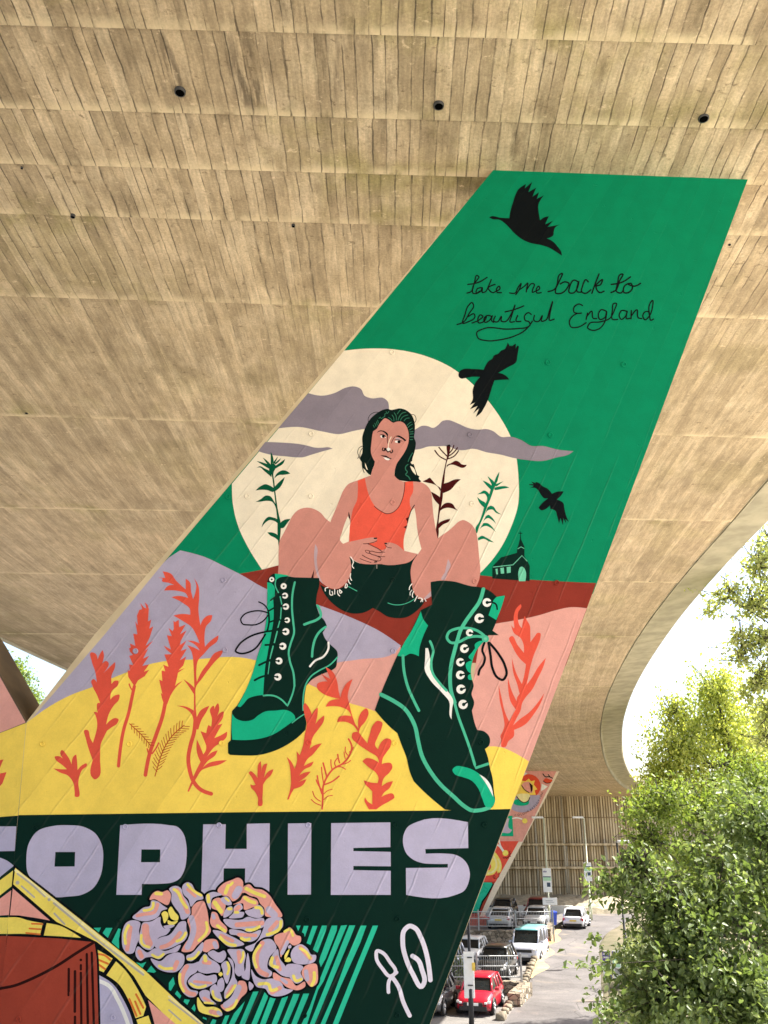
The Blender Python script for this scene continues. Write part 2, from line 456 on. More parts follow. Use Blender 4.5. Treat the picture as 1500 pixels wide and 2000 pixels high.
l10 ink E:165,900 130,960 120,1030 110,1085
l12 ink E:160,1150 170,1250 200,1345
g cream E:212,1160 240,1220 268,1300 240,1280 218,1215
p cream E:1040,1220c 1095,1250 1150,1392c 1090,1330
p cream E:1052,1152 1088,1132 1108,1180 1080,1192
@painted_boot
p dark I:515,220c 540,170 600,130 620,140c 850,175c 1145,182c 1150,260 1120,380 1108,500c 1165,650 1210,700 1240,770c 1190,850c 1225,930 1280,990 1370,1090 1365,1180 1350,1270 1295,1310c 1180,1355c 1050,1430 988,1500c 973,1595 963,1725 968,1865c 988,1935 978,2035c 898,2115 758,2215 578,2300 388,2345 238,2348 58,2340c 36,2320c 33,2195c 68,2160c 73,1975 83,1805c 148,1735c 238,1575 338,1325 398,1115 450,960 480,820 505,650 512,400
p bootgreen I:512,235c 560,245 600,290 605,360 600,500 605,700 590,800 560,950 520,1100 490,1250 475,1420 463,1610c 378,1620 278,1655 218,1725 178,1757 150,1745c 238,1580 338,1330 400,1115 452,960 482,820 507,650 513,400
p bootgreen J:150,960c 180,1010 230,1040 400,1035 470,980 540,940 680,925 800,918 860,940 910,990 920,1030c 800,1120 640,1220 470,1270 300,1285 150,1280c 140,1120
p bootgreen I:605,130c 680,135 800,160c 720,165 660,180 620,210c 610,170
l24 stroke I:850,235 825,350 815,550 830,720 840,850 800,980 775,1080 790,1200 830,1330 845,1500
l20 stroke J:895,480 908,560 900,660 870,760 822,868c 740,785 670,748 600,738 530,742
l30 stroke I:1125,520 1160,590 1165,650 1120,690 1030,725 965,750
l28 stroke I:1225,780 1150,840 1100,920 1070,1030 1060,1140
l24 white I:1260,970 1260,1040 1200,1140 1100,1190 1035,1260
l17 stroke I:1368,1150 1280,1240 1150,1310 1050,1380 985,1480 960,1575 950,1675 950,1795
l14 stroke J:1025,970 950,1020 880,1075
l14 stroke I:620,200 610,260 650,360
l14 stroke I:670,410 690,500
l14 stroke I:685,540 675,680
l14 stroke I:665,710 640,800
l16 stroke I:635,835 600,970
l16 stroke I:585,1015 545,1165
l16 stroke I:540,1210 520,1350
l34 dark I:602,430 605,700 572,900 535,1100 508,1300 492,1440
l18 dark I:555,455 605,415
l20 dark I:530,585 600,545
l20 dark I:545,720 600,700
l24 dark I:490,1000 600,995
l26 dark I:415,1245 500,1205 570,1180
l26 dark I:360,1430 440,1390 520,1370
l22 dark I:530,610 535,720 512,830
l24 dark I:500,835 600,820 650,800
l16 ink I:525,610 440,585 330,590 230,630 190,690 210,740 290,755 380,750 460,710 520,640
l15 ink I:410,475 470,505 520,570 532,620
l22 ink I:490,840 400,860 260,920 160,1010 130,1080 170,1100 280,1090 370,1040 440,950 490,870
d31 white I:568,200
d12 dark I:568,200
d37 white I:713,282
d12 dark I:713,282
d37 white I:730,398
d15 dark I:728,398
l18 dark I:728,398 680,402
d39 white I:740,532
d15 dark I:738,532
l18 dark I:738,532 690,536
d34 white I:757,697
d15 dark I:752,697
l18 dark I:752,697 710,702
d43 white I:740,837
d16 dark I:736,837
l18 dark I:736,837 688,838
d44 white I:703,1015
d16 dark I:698,1015
l18 dark I:698,1015 650,1010
d43 white I:657,1195
d16 dark I:652,1195
l18 dark I:652,1195 606,1190
d45 white I:642,1390
d16 dark I:636,1390
l18 dark I:636,1390 588,1382
@painted_boot
p dark K:605,185c 700,172 820,178 1000,225 1100,238 1180,270 1250,330c 1330,315c 1290,440 1240,590c 1210,660c 1270,703c 1170,705c 1110,780 1050,860 1015,950 1000,1080 1010,1140c 1025,1190 1005,1280 1030,1360 1008,1440c 1035,1560 1060,1630c 1130,1645 1180,1700 1175,1780 1135,1815c 1165,1900 1180,1980 1210,2100 1225,2250 1235,2320 1205,2385 1150,2410 1000,2425 745,2406c 640,2320 560,2250 440,2130c 400,2030 370,1900 320,1770 280,1660c 220,1610 60,1435c 120,1270 200,1080 280,900c 400,690 510,460c 620,405c 612,320
p bootgreen K:510,470c 530,540 580,610c 530,720 495,840 490,910c 400,885 350,910 280,905c 340,790 430,640
p bootgreen K:1250,330c 1330,317c 1290,450 1245,555c 1170,510c 1200,420 1215,370
l17 dark K:1195,383 1240,400 1255,450
p bootgreen K:1130,760c 1050,860 1015,950 1000,1080 1010,1140c 975,1135 970,1100 1000,1080c 965,1050 950,980 1010,950c 975,920 1010,870 1040,830c 1035,800 1090,760
l36 stroke K:1120,255 1080,380 1010,480 940,580 900,650 870,740 840,850 810,970 795,1110 805,1250 840,1360
l26 stroke K:815,1290 840,1370 870,1480 920,1620 985,1800 1045,2000c 1165,1960
l26 stroke K:1140,720 1060,660 960,635 860,640 780,680 765,730 800,775 880,770 960,730 1050,715 1130,725
d35 stroke K:1140,740
d16 mint K:1140,740
l22 ink K:1130,780 1110,850 1135,930 1120,990 1085,1040 1072,1090
l24 ink K:1170,780 1190,900 1210,1030 1260,1120 1310,1140 1345,1090 1330,1000 1270,890 1180,780
p white K:555,830c 580,830c 600,930 600,1040 680,1150 800,1290 825,1340 815,1420 808,1525c 795,1500 785,1350 720,1270 600,1140 550,1050 552,930
l24 stroke K:600,765 630,850 610,970 620,1060 700,1180 760,1245
l27 stroke K:335,905 345,1050 380,1200 440,1340 490,1440
l38 stroke K:120,1283 250,1350 350,1420 420,1520 455,1600 480,1720 520,1880 600,2030 700,2160 830,2280 930,2370 1000,2412 1100,2410 1180,2385
p bootgreen L:818,820 850,785 930,790 1020,820 1080,860 1130,930 1190,1010 1225,1080 1232,1130 1205,1178 1150,1180 1110,1100 1070,1000 1000,920 920,890 840,860
p white L:1080,862c 1140,900 1200,990 1215,1080c 1150,960
d43 white K:1155,385
d16 dark K:1157,385
l19 dark K:1157,385 1205,380
d47 white K:1080,540
d17 dark K:1084,542
l19 dark K:1084,542 1132,540
d35 white K:985,680
d14 dark K:990,683
l17 dark K:990,683 1030,690
d43 white K:935,835
d16 dark K:938,836
l17 dark K:938,836 985,812
d41 white K:895,968
d16 dark K:898,968
l17 dark K:898,968 945,950
d43 white K:895,1093
d16 dark K:900,1093
l17 dark K:900,1093 945,1085
d46 white K:902,1232
d17 dark K:906,1232
l17 dark K:906,1232 955,1215
d46 white K:922,1380
d17 dark K:928,1380
l17 dark K:928,1380 970,1352
@painted_flower
p coral M:478,125c 488,140 450,230 448,320 470,390 498,420c 505,350 530,270c 555,320 590,380 598,480 600,590c 650,520 690,475 720,480 722,530 690,630 640,750 610,850 575,1000 555,1110c 620,1020 690,900 788,780c 760,880 690,1030 620,1170 540,1265 500,1330 480,1420 430,1520 388,1605c 470,1530 580,1450 680,1340 768,1212c 730,1320 640,1470 540,1590 400,1660c 395,1740 330,1800 290,1870 255,1870 240,1770 232,1740 255,1690 280,1620 265,1480 225,1300 212,1110c 250,1280 285,1430 340,1560c 380,1480 420,1410c 360,1320 330,1180 325,1020c 370,1180 430,1310c 440,1260 468,1220c 440,1110 390,960 375,780c 420,950 495,1100c 520,1010 545,860c 470,790 380,640 345,530 370,515 440,620 520,720c 510,600 480,540 400,480 365,380c 395,420 395,280 420,190
@painted_flower
p coral N:412,1340 440,1340 455,1230 462,1080c 500,1020 560,960 590,890c 540,910 470,1000c 490,920 515,820c 480,830 440,930c 440,850 435,790c 410,820 395,920 395,1000c 350,940 310,915 290,930 320,980 370,1080c 330,1085 310,1075 315,1110 360,1160 400,1240
@painted_flower
p coral N:975,80c 1010,120 1058,225c 1090,170 1130,135c 1130,190 1100,340c 1150,280 1208,235c 1205,290 1140,400 1080,480 1030,640c 1090,600 1180,575c 1120,650 1060,720 1010,760 960,850c 1020,820 1080,797c 1050,850 970,890 900,970c 960,935 1045,920c 1000,970 890,1050c 940,1030 995,1010c 940,1090 840,1130c 800,1200 775,1260c 757,1260c 790,1150 800,1100 800,960 780,820 750,740c 800,790 848,885c 875,800 870,670c 910,720c 950,600 970,480 995,350 960,180 955,110
@painted_flower
p coral O:350,145c 440,205 490,320 510,440 530,520c 560,420 610,340 680,290c 640,400 620,500 640,600 680,750 740,880 750,890c 755,760 800,680 850,650 870,680 840,800 770,890 755,940c 800,1000 860,1075c 890,960 930,850 985,800 1040,820 1030,900 985,1000 955,1100 990,1150c 1030,1060 1090,1015 1145,1030 1145,1100 1090,1190 1050,1250 1035,1330c 1080,1315 1150,1320 1165,1360 1130,1430 1060,1500 1035,1600c 1090,1560 1172,1535c 1130,1620 1060,1680 1030,1730c 1090,1700 1170,1690 1190,1730 1130,1780 1040,1830 970,1880c 880,1880c 850,1830 825,1770 832,1735c 870,1790 920,1820c 920,1660c 880,1620 830,1570 817,1525c 890,1550 985,1560c 995,1490 960,1430 880,1370 800,1295c 850,1255 900,1260 1000,1310c 990,1260 870,1170 740,1080 670,1000 680,950 745,935c 690,860 620,820 490,815c 520,750 580,735 665,745c 630,680 560,640 350,628c 400,560 460,540 525,535c 420,510 320,470 245,390 250,350 300,325 375,320c 330,270 297,222c 350,260 408,290c
@painted_grass_sprig
l22 coral O:308,1875 315,1740 320,1600 370,1480 440,1390 560,1320 640,1220 670,1120 630,1022
l15 coral O:310,1650 250,1560 235,1520
l18 coral O:305,1690 265,1560 248,1470
l14 coral O:325,1560 305,1430 300,1365
l20 coral O:365,1490 340,1390 320,1315
l14 coral O:430,1400 415,1320 415,1275
l14 coral O:470,1350 460,1320 490,1260
l18 coral O:520,1310 505,1260 498,1210
l18 coral O:330,1580 430,1540 515,1475
l11 coral O:330,1690 380,1650 430,1635
l11 coral O:330,1760 380,1720 432,1710
l12 coral O:285,1780 220,1730 192,1660
l12 coral O:290,1830 220,1800 175,1760
l14 coral O:470,1370 530,1360 590,1390
l13 coral O:560,1330 620,1310 655,1285
l12 coral O:590,1260 580,1220 575,1180
l12 coral O:620,1220 590,1170 592,1120
l12 coral O:640,1180 670,1160 690,1120
@painted_flower
p coral Q:355,1975 390,1980 395,1800 405,1730c 440,1650 500,1590 495,1570 450,1585 385,1650c 380,1550 370,1460c 350,1470 312,1580c 270,1490 185,1410 175,1430 205,1510c 150,1480 105,1490 110,1510 200,1590 255,1640c 180,1640 90,1630c 170,1680 270,1720 330,1800 350,1920
@painted_flower
p coral Q:575,215c 605,230 630,300c 660,230 690,185c 705,230 685,350c 740,320 755,330 700,470c 790,380 845,330c 840,400 800,500 800,600c 840,560 885,560c 880,610 800,690 785,790c 840,740 895,730 890,790 830,860 770,960 735,1095c 790,1040 850,1015 885,1030 870,1080 800,1130 745,1170c 710,1240 670,1330 660,1500 630,1750 595,1765 572,1750 570,1530c 530,1420 490,1280 475,1160 505,1160 540,1260 572,1320c 600,1230 625,1100 610,1000 580,940c 630,945c 620,880 628,835 660,830c 620,730 570,630 555,560 575,540 620,580c 600,450 560,330 550,215
@painted_wheat_ear
g coral R:210,1500 250,1430 330,1380 385,1300 320,1325 385,1235 300,1255 385,1130 310,1165 375,1040 330,1070 435,945 340,1010 390,910 435,770 385,800 410,690 370,710 380,560 365,510 330,475 350,555 320,540 275,485 300,560 265,570 235,640 245,760 215,710 240,870 190,860 205,950 215,1010 150,980 160,1030 140,1040 150,1080 185,1120 140,1130 190,1245 140,1235 150,1310 120,1310 130,1390 195,1490
l40 coral Q:1078,630 1050,760 1010,950 950,1150 900,1450 885,1600
l16 coral Q:1070,690 1035,650 1015,600
@painted_wheat_ear
g coral R:565,1720 605,1720 650,1600 700,1500 730,1370 735,1340 820,1280 740,1310 800,1250 835,1140 760,1185 845,1045 770,1070 840,945 760,1000 770,950 840,820 760,870 830,750 750,780 745,690 700,720 680,700 685,800 670,830 620,790 660,890 600,880 640,1020 650,1055 560,1005 600,1060 660,1110 570,1115 610,1230 620,1265 555,1240 580,1320 535,1310 545,1440 505,1420 545,1600 525,1580 540,1650
l46 coral S:580,80 545,250 470,470 390,700 338,960
p coral R:795,1435c 700,1530 605,1700c 625,1640 720,1480
l18 coral S:500,570 470,630 420,700
l16 coral S:360,640 380,715
l10 rust S:145,335 280,460 405,605
t60 rust S:145,335 280,460 405,605
@painted_grass_sprig
l11 rust S:455,975 490,850 560,650 660,490 810,355
t95 rust S:480,930 490,850 560,650 660,490 810,355
@painted_flower
p coral R:830,190c 880,230 895,340 920,440c 950,350 960,280 930,180c 985,280 995,400 985,560 1010,760c 1040,690 1100,640 1155,635c 1140,700 1080,770 1060,880 1065,1020c 1130,950 1230,880c 1220,940 1120,1030 1050,1110 980,1190 960,1300 965,1450c 1020,1330 1100,1220 1180,1100 1290,1060c 1270,1110 1180,1210 1100,1310 1020,1420 960,1500 950,1650 965,1880c 1010,1800 1120,1740c 1080,1820 1020,1920 985,2030c 915,2030c 905,1850 850,1790 720,1740c 830,1750 930,1800c 930,1600c 850,1480 800,1415c 880,1470 935,1520c 930,1350 920,1170c 900,1080 845,1000c 930,1030 1000,1065c 960,1010 845,945c 920,950 1000,980c 960,880 900,780 800,710 680,640c 780,620 885,630c 880,560 800,490 655,415c 750,400 860,425c 830,370 740,340 565,335c 610,280 690,265c 620,240 540,215 550,190c 495,175c 580,180c 550,100c 650,130 710,210 760,260 830,320c
l48 coral S:948,300 930,450 890,590 862,760 880,910 920,1030 1000,1130 1140,1190
@painted_flower
p coral S:1225,85 1235,110 1200,275c 1250,200 1290,185 1290,240 1220,350c 1280,335c 1240,400 1180,510c 1250,480 1335,430c 1330,490 1250,570 1180,620 1090,740c 1140,690 1220,660c 1190,720 1100,790 1040,870c 1100,820 1200,790 1335,780c 1250,830 1100,870 1030,900 960,1000 900,1100 870,1165c 852,1160c 890,1060 950,920 1010,800c 970,700 965,525c 1010,620 1045,710c 1080,640 1080,600c 1040,500 1010,425c 1080,450c 1095,380 1105,350c 1140,370c 1150,280 1130,150 1165,115 1175,240c 1195,120
@mural_letter
p letter Z:155,350 170,260 220,190 310,160 400,155 490,165 560,205 598,275 604,370 588,455 545,525 480,562 400,573 320,575 240,520 165,440
g dark Z:325,312 441,312 438,397 320,398
@mural_letter
p letter Z:705,155c 990,155 1040,165 1075,205 1092,270 1093,350 1080,420 1050,470 1000,493 960,497 832,499c 830,563c 682,563c
g dark Z:829,297 940,297 938,372 827,372
@mural_letter
g letter a:397,1610 441,1610 440,1658 482,1658 482,1609 527,1608 526,1747 478,1747 479,1696 437,1696 436,1747 393,1747
@mural_letter
g letter Y:307,132 431,130 429,510 305,511
@mural_letter
g letter Y:537,130 852,126 852,258 655,262 655,279 854,283 854,360 655,358 655,380 854,384 854,512 535,512
@mural_letter
p letter Y:1265,125c 990,125 945,150 922,195 920,240 940,295 975,325 1025,343 1080,347 1158,347c 1158,367c 935,369c 936,512c 1200,512 1245,490 1270,440 1275,395 1262,350 1235,318 1195,298 1140,292 1040,293c 1038,268c 1267,263c
@painted_stripes
g teal X:648,130 690,130 668,180
g teal X:720,132 762,132 728,235 722,205 702,190
g teal X:800,132 845,132 780,308 745,290
g teal X:885,130 930,130 920,180 845,378 803,350
g teal X:975,130 1025,130 1020,175 920,430 875,510 860,460 870,415
g teal X:1060,130 1115,125 900,640 850,720 740,1060 685,1060 770,880 840,690 870,610 890,560
g teal X:1135,128 1190,128 1150,230 1000,590 808,1060 763,1060 900,720
g teal X:1240,130 1293,130 1235,290 1050,700 903,1060 860,1060 1000,740 1110,440
g teal X:1350,130 1398,130 1380,180 1190,640 1023,1060 973,1060 1110,720
g teal X:255,735 305,732 168,1060 118,1060
g teal X:360,740 392,770 385,800 278,1060 228,1060
g teal X:415,775 470,775 358,1060 308,1060
g teal X:525,778 575,778 463,1060 413,1060
g teal X:625,755 680,755 665,800 553,1060 503,1060
g teal X:715,752 768,752 750,800 643,1060 593,1060
g teal X:180,822 150,900 70,1060 20,1060 80,935
g teal X:0,955 38,950 -5,1060 -45,1060
g teal V:60,600 80,690 25,785 0,770 0,680
g teal V:110,780 165,850 145,890 80,825
g teal V:210,895 280,905 245,972 195,930
g teal V:340,958 358,1020 345,1062 300,1020
g teal V:455,1130 500,1150 505,1175 450,1150
g teal V:585,1160 632,1175 615,1227 548,1227
g teal W:980,815 1058,812 1035,862
g teal W:1110,815 1178,815 1130,920 1075,870
g teal W:1240,820 1272,830 1245,930 1248,1035 1170,965
g teal T:312,1290 380,1310 450,1285 400,1365
g teal T:515,1335 580,1415 550,1432 455,1415
@painted_signature
l25 signature Y:1065,965 1055,880 1040,810 1015,740 985,690 955,678 930,695 918,770 935,850 970,930 1020,1000 1032,980 1020,910 1000,860 970,838
l19 signature Y:842,1030 845,970 880,918 850,870 810,820 782,810 778,850 810,905 850,945 885,925
l22 signature Y:862,950 895,1000 920,1080 955,1155
@painted_frame
g ink a:27,1688 286,1889 420,2018 425,2034 -6,2034 8,1890
g frameyellow a:30,1695 284,1896 404,2010 415,2034 370,2034 349,2010 300,1960 284,1944 262,1907 240,1882 215,1860 190,1840 160,1825 110,1800 26,1727
l28 framecream W:165,215 600,560 1000,880 1500,1290
l26 framecream V:0,858 430,1215 520,1300
l19 grey W:185,250 330,360 470,488
l22 grey W:565,558 760,720 1000,925 1290,1145 1500,1305
l22 grey V:0,905 180,1040 420,1230
l18 grey W:228,380 360,495
l20 grey W:570,665 675,775
l20 grey V:0,1040 160,1180
d20 grey W:185,342
d16 grey W:515,520
g pinkpetal W:135,402 525,738 400,715 200,685 105,683
p frameyellow W:85,705c 200,708 290,735 450,765c 420,890c 250,878 80,880c
l18 orange W:335,772 445,775
l18 orange W:310,822 430,830
l18 orange W:275,868 418,882
p frameyellow W:490,765c 620,790 760,860 850,920c 650,905 460,895c
g frameyellow Z:800,1295 870,1270 890,1330 812,1330
g pinkpetal Z:868,1180 1030,1320 1040,1340 912,1340
p frameyellow W:1025,1045c 1180,1135c 1085,1280c 1028,1255c
l22 orange W:1035,1090 1090,1100 1155,1150
l22 orange W:1035,1150 1130,1190
l22 orange W:1035,1200 1100,1245
p frameyellow W:1215,1165c 1330,1280 1420,1420 1500,1570 1530,1640c 1500,1735c 1420,1760c 1340,1560 1240,1400 1115,1310c
l22 orange W:1355,1560 1430,1735
l22 orange W:1415,1585 1470,1715
l22 orange W:1425,1510 1500,1650
p letter W:1040,1310c 1180,1400 1290,1560 1400,1860 1400,2000c 1040,2000c
l42 white W:1048,1375 1140,1420 1230,1560 1330,1790 1390,1990
g brown W:80,900 600,925 990,965 1015,990 1030,1300 1042,2000 -40,2000 40,1200
l22 ink W:1000,965 1020,1100 1032,1400 1045,1990
l30 umber W:10,1448 150,1420 350,1340 600,1210 800,1080 985,965
l26 umber W:722,1245 720,1480
l22 umber W:718,1495 718,1520
l28 umber W:787,1270 785,1690
l26 umber W:787,1745 785,1990
d14 umber W:848,1150
l24 umber W:848,1205 848,1250
l25 umber W:848,1285 855,1990
l25 umber W:910,1090 915,1500 925,1990
l25 umber W:962,1075 975,1500 988,1990
'''
ROSES = '''
@rose T
P 497,460 540,370 600,340 660,355 740,335 770,370 765,480 740,525 640,490 560,450 | y46 580,375 650,380
L 755,315 800,280 860,275 915,310 940,400 1000,480 1035,580 1035,650 920,720 890,640 830,560 785,480 785,370 | k60 860,330 940,480 1000,620 | y40 820,320 880,370 920,470 990,560
L 940,260 1000,225 1050,245 1100,330 1200,400 1210,440 1120,470 1045,550 1010,450 950,390 | k40 1000,320 1100,410 | y36 1000,255 1070,330 1180,400
L 265,690 330,630 420,560 500,540 520,470 600,480 680,540 730,575 650,610 620,670 500,735 380,740 | k46 600,520 560,620 420,650 330,670 | y38 545,500 530,570 470,595 420,600
L 125,980 140,850 180,770 240,735 370,765 355,860 350,980 320,1060 270,1170 200,1175 150,1120 | k56 240,830 215,1000 195,1120 | y40 215,800 170,900 175,1040
L 375,860 400,770 520,745 640,690 640,760 690,840 770,850 720,920 620,960 570,1020 550,1090 510,1125 450,1120 350,1020 | k95 440,820 450,940 490,1040 | y36 385,930 400,1050 490,1090
L 560,1075 580,1000 640,960 750,930 860,800 890,760 970,745 985,850 1000,920 960,1000 880,1050 700,1120 620,1120 | k56 900,900 740,1060 650,1090 | y40 975,900 930,970 860,1010
P 1060,560 1130,490 1210,475 1250,560 1275,680 1290,800 1310,860 1200,1000 1130,1060 1060,1140 920,1140 960,1050 1020,960 1030,850 1000,720 1050,660 | v75 1050,700 1080,850 1040,1000 1000,1090 | y38 1250,760 1260,860 1150,1000
L 305,1160 340,1080 400,1120 460,1160 560,1105 700,1140 910,1065 870,1140 720,1180 620,1250 520,1220 440,1230 370,1270 320,1220 | k60 360,1150 390,1215 | y34 530,1190 610,1225 680,1180
L 510,1240 640,1275 740,1195 900,1165 945,1190 955,1290 850,1415 720,1420 600,1370 | k60 860,1290 820,1380 | y40 625,1340 680,1370 790,1370
Y 655,640 700,610 740,640 740,700 690,770 670,700
Y 745,590 775,550 830,620 880,690 870,730 780,710 755,660
Y 735,730 790,750 870,740 820,790 740,780
L 680,815 740,795 830,800 790,830 700,840
@rose U
P 260,290 320,210 420,165 500,140 540,170 550,220 505,360 430,405 380,350 320,340 | v80 500,270 460,340 | y40 380,230 350,310 | y30 430,195 405,222
P 525,310 560,235 620,215 670,260 760,275 840,330 900,420 985,580 880,585 800,570 785,480 740,430 710,370 620,340 570,310 | v80 840,500 900,560 | y40 580,260 680,310 790,350
L 130,340 200,300 310,330 200,370 180,500 140,420 | y40 155,340 160,410
P 195,480 210,390 270,365 350,420 345,490 310,570 260,510 | y50 230,420 300,520
L 295,375 360,350 410,400 420,440 370,450 | y25 350,370 385,400
P 435,440 520,395 550,345 640,365 710,400 720,430 640,480 560,500 545,430 500,430 | y40 570,365 610,395 680,420
L 330,590 370,475 420,460 430,520 400,560 | y35 385,490 412,490
L 390,590 440,530 440,480 520,430 545,480 510,520 560,530 545,580 480,595 | k50 470,500 500,470 | y30 460,530 490,530
L 570,520 650,490 720,445 770,480 780,560 740,590 660,585 600,560 | y35 690,475 745,485 762,540
P 185,580 200,525 240,530 290,620 370,730 360,760 280,720 200,690 175,630 | v40 210,560 220,590 | y35 260,680 345,740
L 325,620 540,610 600,580 680,600 780,600 780,690 700,720 620,755 540,720 420,710 360,670 | k56 480,670 760,650 | y35 590,725 660,725 730,690
L 810,610 990,605 990,700 940,740 860,800 790,810 700,870 640,970 570,930 690,870 770,730 | k46 930,640 850,730 | y36 975,630 965,700 820,780
L 390,735 520,735 620,765 750,730 700,830 640,860 560,850 480,790 400,770 | k40 500,780 690,790 | y35 530,820 570,840 620,830
L 210,730 290,740 400,790 480,830 560,890 480,915 400,920 300,850 | k40 300,790 430,850 | y36 290,810 370,880 460,900
@rose V
P 480,120 640,110 660,220 570,230 510,270 460,260 | v60 610,150 630,200
L 520,280 590,245 660,275 740,250 765,300 690,410 600,370
L 235,320 300,290 460,140 450,240 370,340 290,390 240,370 | y36 260,360 330,350 400,270
L 390,520 440,330 480,290 540,350 640,410 680,460 670,540 600,540 500,555 | k60 470,400 540,410 | y50 480,330 490,380
L 130,560 170,490 230,430 330,420 400,395 370,530 280,590 235,680 280,760 390,800 350,860 290,870 200,820 140,700 | k60 240,460 190,560 180,700 260,810 340,830 | y36 150,560 150,680 200,790
L 255,660 300,600 390,545 500,585 630,575 640,650 540,720 430,760 300,730 | k36 340,660 560,680 | y36 290,690 380,735 490,715
L 700,430 770,385 810,430 820,530 770,690 730,600 720,520 | y34 780,410 800,480 780,560
L 790,340 840,370 870,500 880,600 915,680 880,760 800,860 750,890 740,800 790,700 830,620 845,480 | k36 850,720 780,830 | y34 885,710 830,800 770,865
L 780,240 900,230 990,235 1020,290 1000,430 995,560 930,590 880,540 880,430 820,320 | k56 930,270 945,400 | y34 990,270 988,330 960,400
L 1050,280 1075,380 1080,520 1060,640 970,600 1020,500 1030,380
P 940,650 1010,660 1040,720 1040,790 960,880 880,1000 780,1060 690,980 800,930 900,810 | v80 930,740 850,900 760,970 | y36 905,910 850,1010 770,1035
L 410,800 480,770 540,790 550,880 630,960 540,960 460,930 | k40 470,880 540,920 | y30 480,940 590,950
L 550,750 620,695 660,760 700,860 710,920 640,920 580,860 | y34 585,790 605,870 680,910
L 655,650 710,610 740,690 710,790 690,800
Y 390,870 430,930 480,990 620,1000 690,1040 710,1100 660,1130 560,1110 400,1050 | k60 560,1060 640,1080 | v50 660,1070 690,1095
L 1070,660 1130,720 1080,780
Y 660,562 690,532 720,562 690,592
@rose X
P 450,230 500,200 540,190 590,145 620,170 650,215 690,230 690,280 620,310 590,290 550,330 510,420 490,330 455,280 | v34 570,280 520,380 | y24 545,185 590,165 620,220
L 250,400 300,310 340,265 420,255 470,330 400,430 390,520 430,560 420,590 330,590 270,520 | k44 340,290 290,400 310,540 380,580 | y26 320,310 265,400 285,510
L 400,490 420,420 480,345 500,430 550,500 590,600 530,590 440,520 | k36 470,420 500,530 | y30 432,425 425,490 480,510
L 600,390 630,330 690,300 750,335 790,395 830,400 828,445 720,485 620,460 | k40 690,330 780,430 | y26 690,340 740,370 775,425
L 560,490 640,480 715,510 690,560 715,620 650,660 610,630 | y28 625,590 650,635 695,620
P 720,510 780,480 830,480 848,560 830,670 790,690 740,640 700,560 | v40 740,550 750,620 | y30 815,560 810,640 792,675
L 240,530 280,590 340,620 440,615 520,660 540,700 620,720 580,750 400,755 370,710 290,690 250,610 | k40 500,700 430,740 | y30 310,665 400,670 420,720 470,710
P 440,560 520,600 600,620 650,680 730,645 735,680 690,715 560,690 500,640 445,620 | v30 520,620 560,650
Y 540,420 590,345 580,380 545,440
Y 545,455 580,420 605,440 600,455
L 575,320 600,305 605,330 580,340
'''
HOLES = '766,689,cream 608,848,cream 483,970,cream 608,970,cream 922,985,cream 767,982,skin 927,1136,skin 918,850,cloud 445,971,green 1075,851,green 1070,709,green 1218,713,green 767,1133,shorts 1087,1139,maroon 437,1134,lavender 265,1272,lavender 440,1270,lavender 768,1272,lavender 83,1453,yellow 253,1453,yellow 433,1452,yellow 771,1452,yellow 603,1451,coral 939,1450,dark 70,1617,dark 772,1611,dark 946,1611,dark 233,1800,dark 600,1796,dark 776,1795,dark 594,1983,dark 776,1983,dark 245,1615,letter 428,1612,letter 602,1612,letter 221,1987,letter 37,1990,brown'
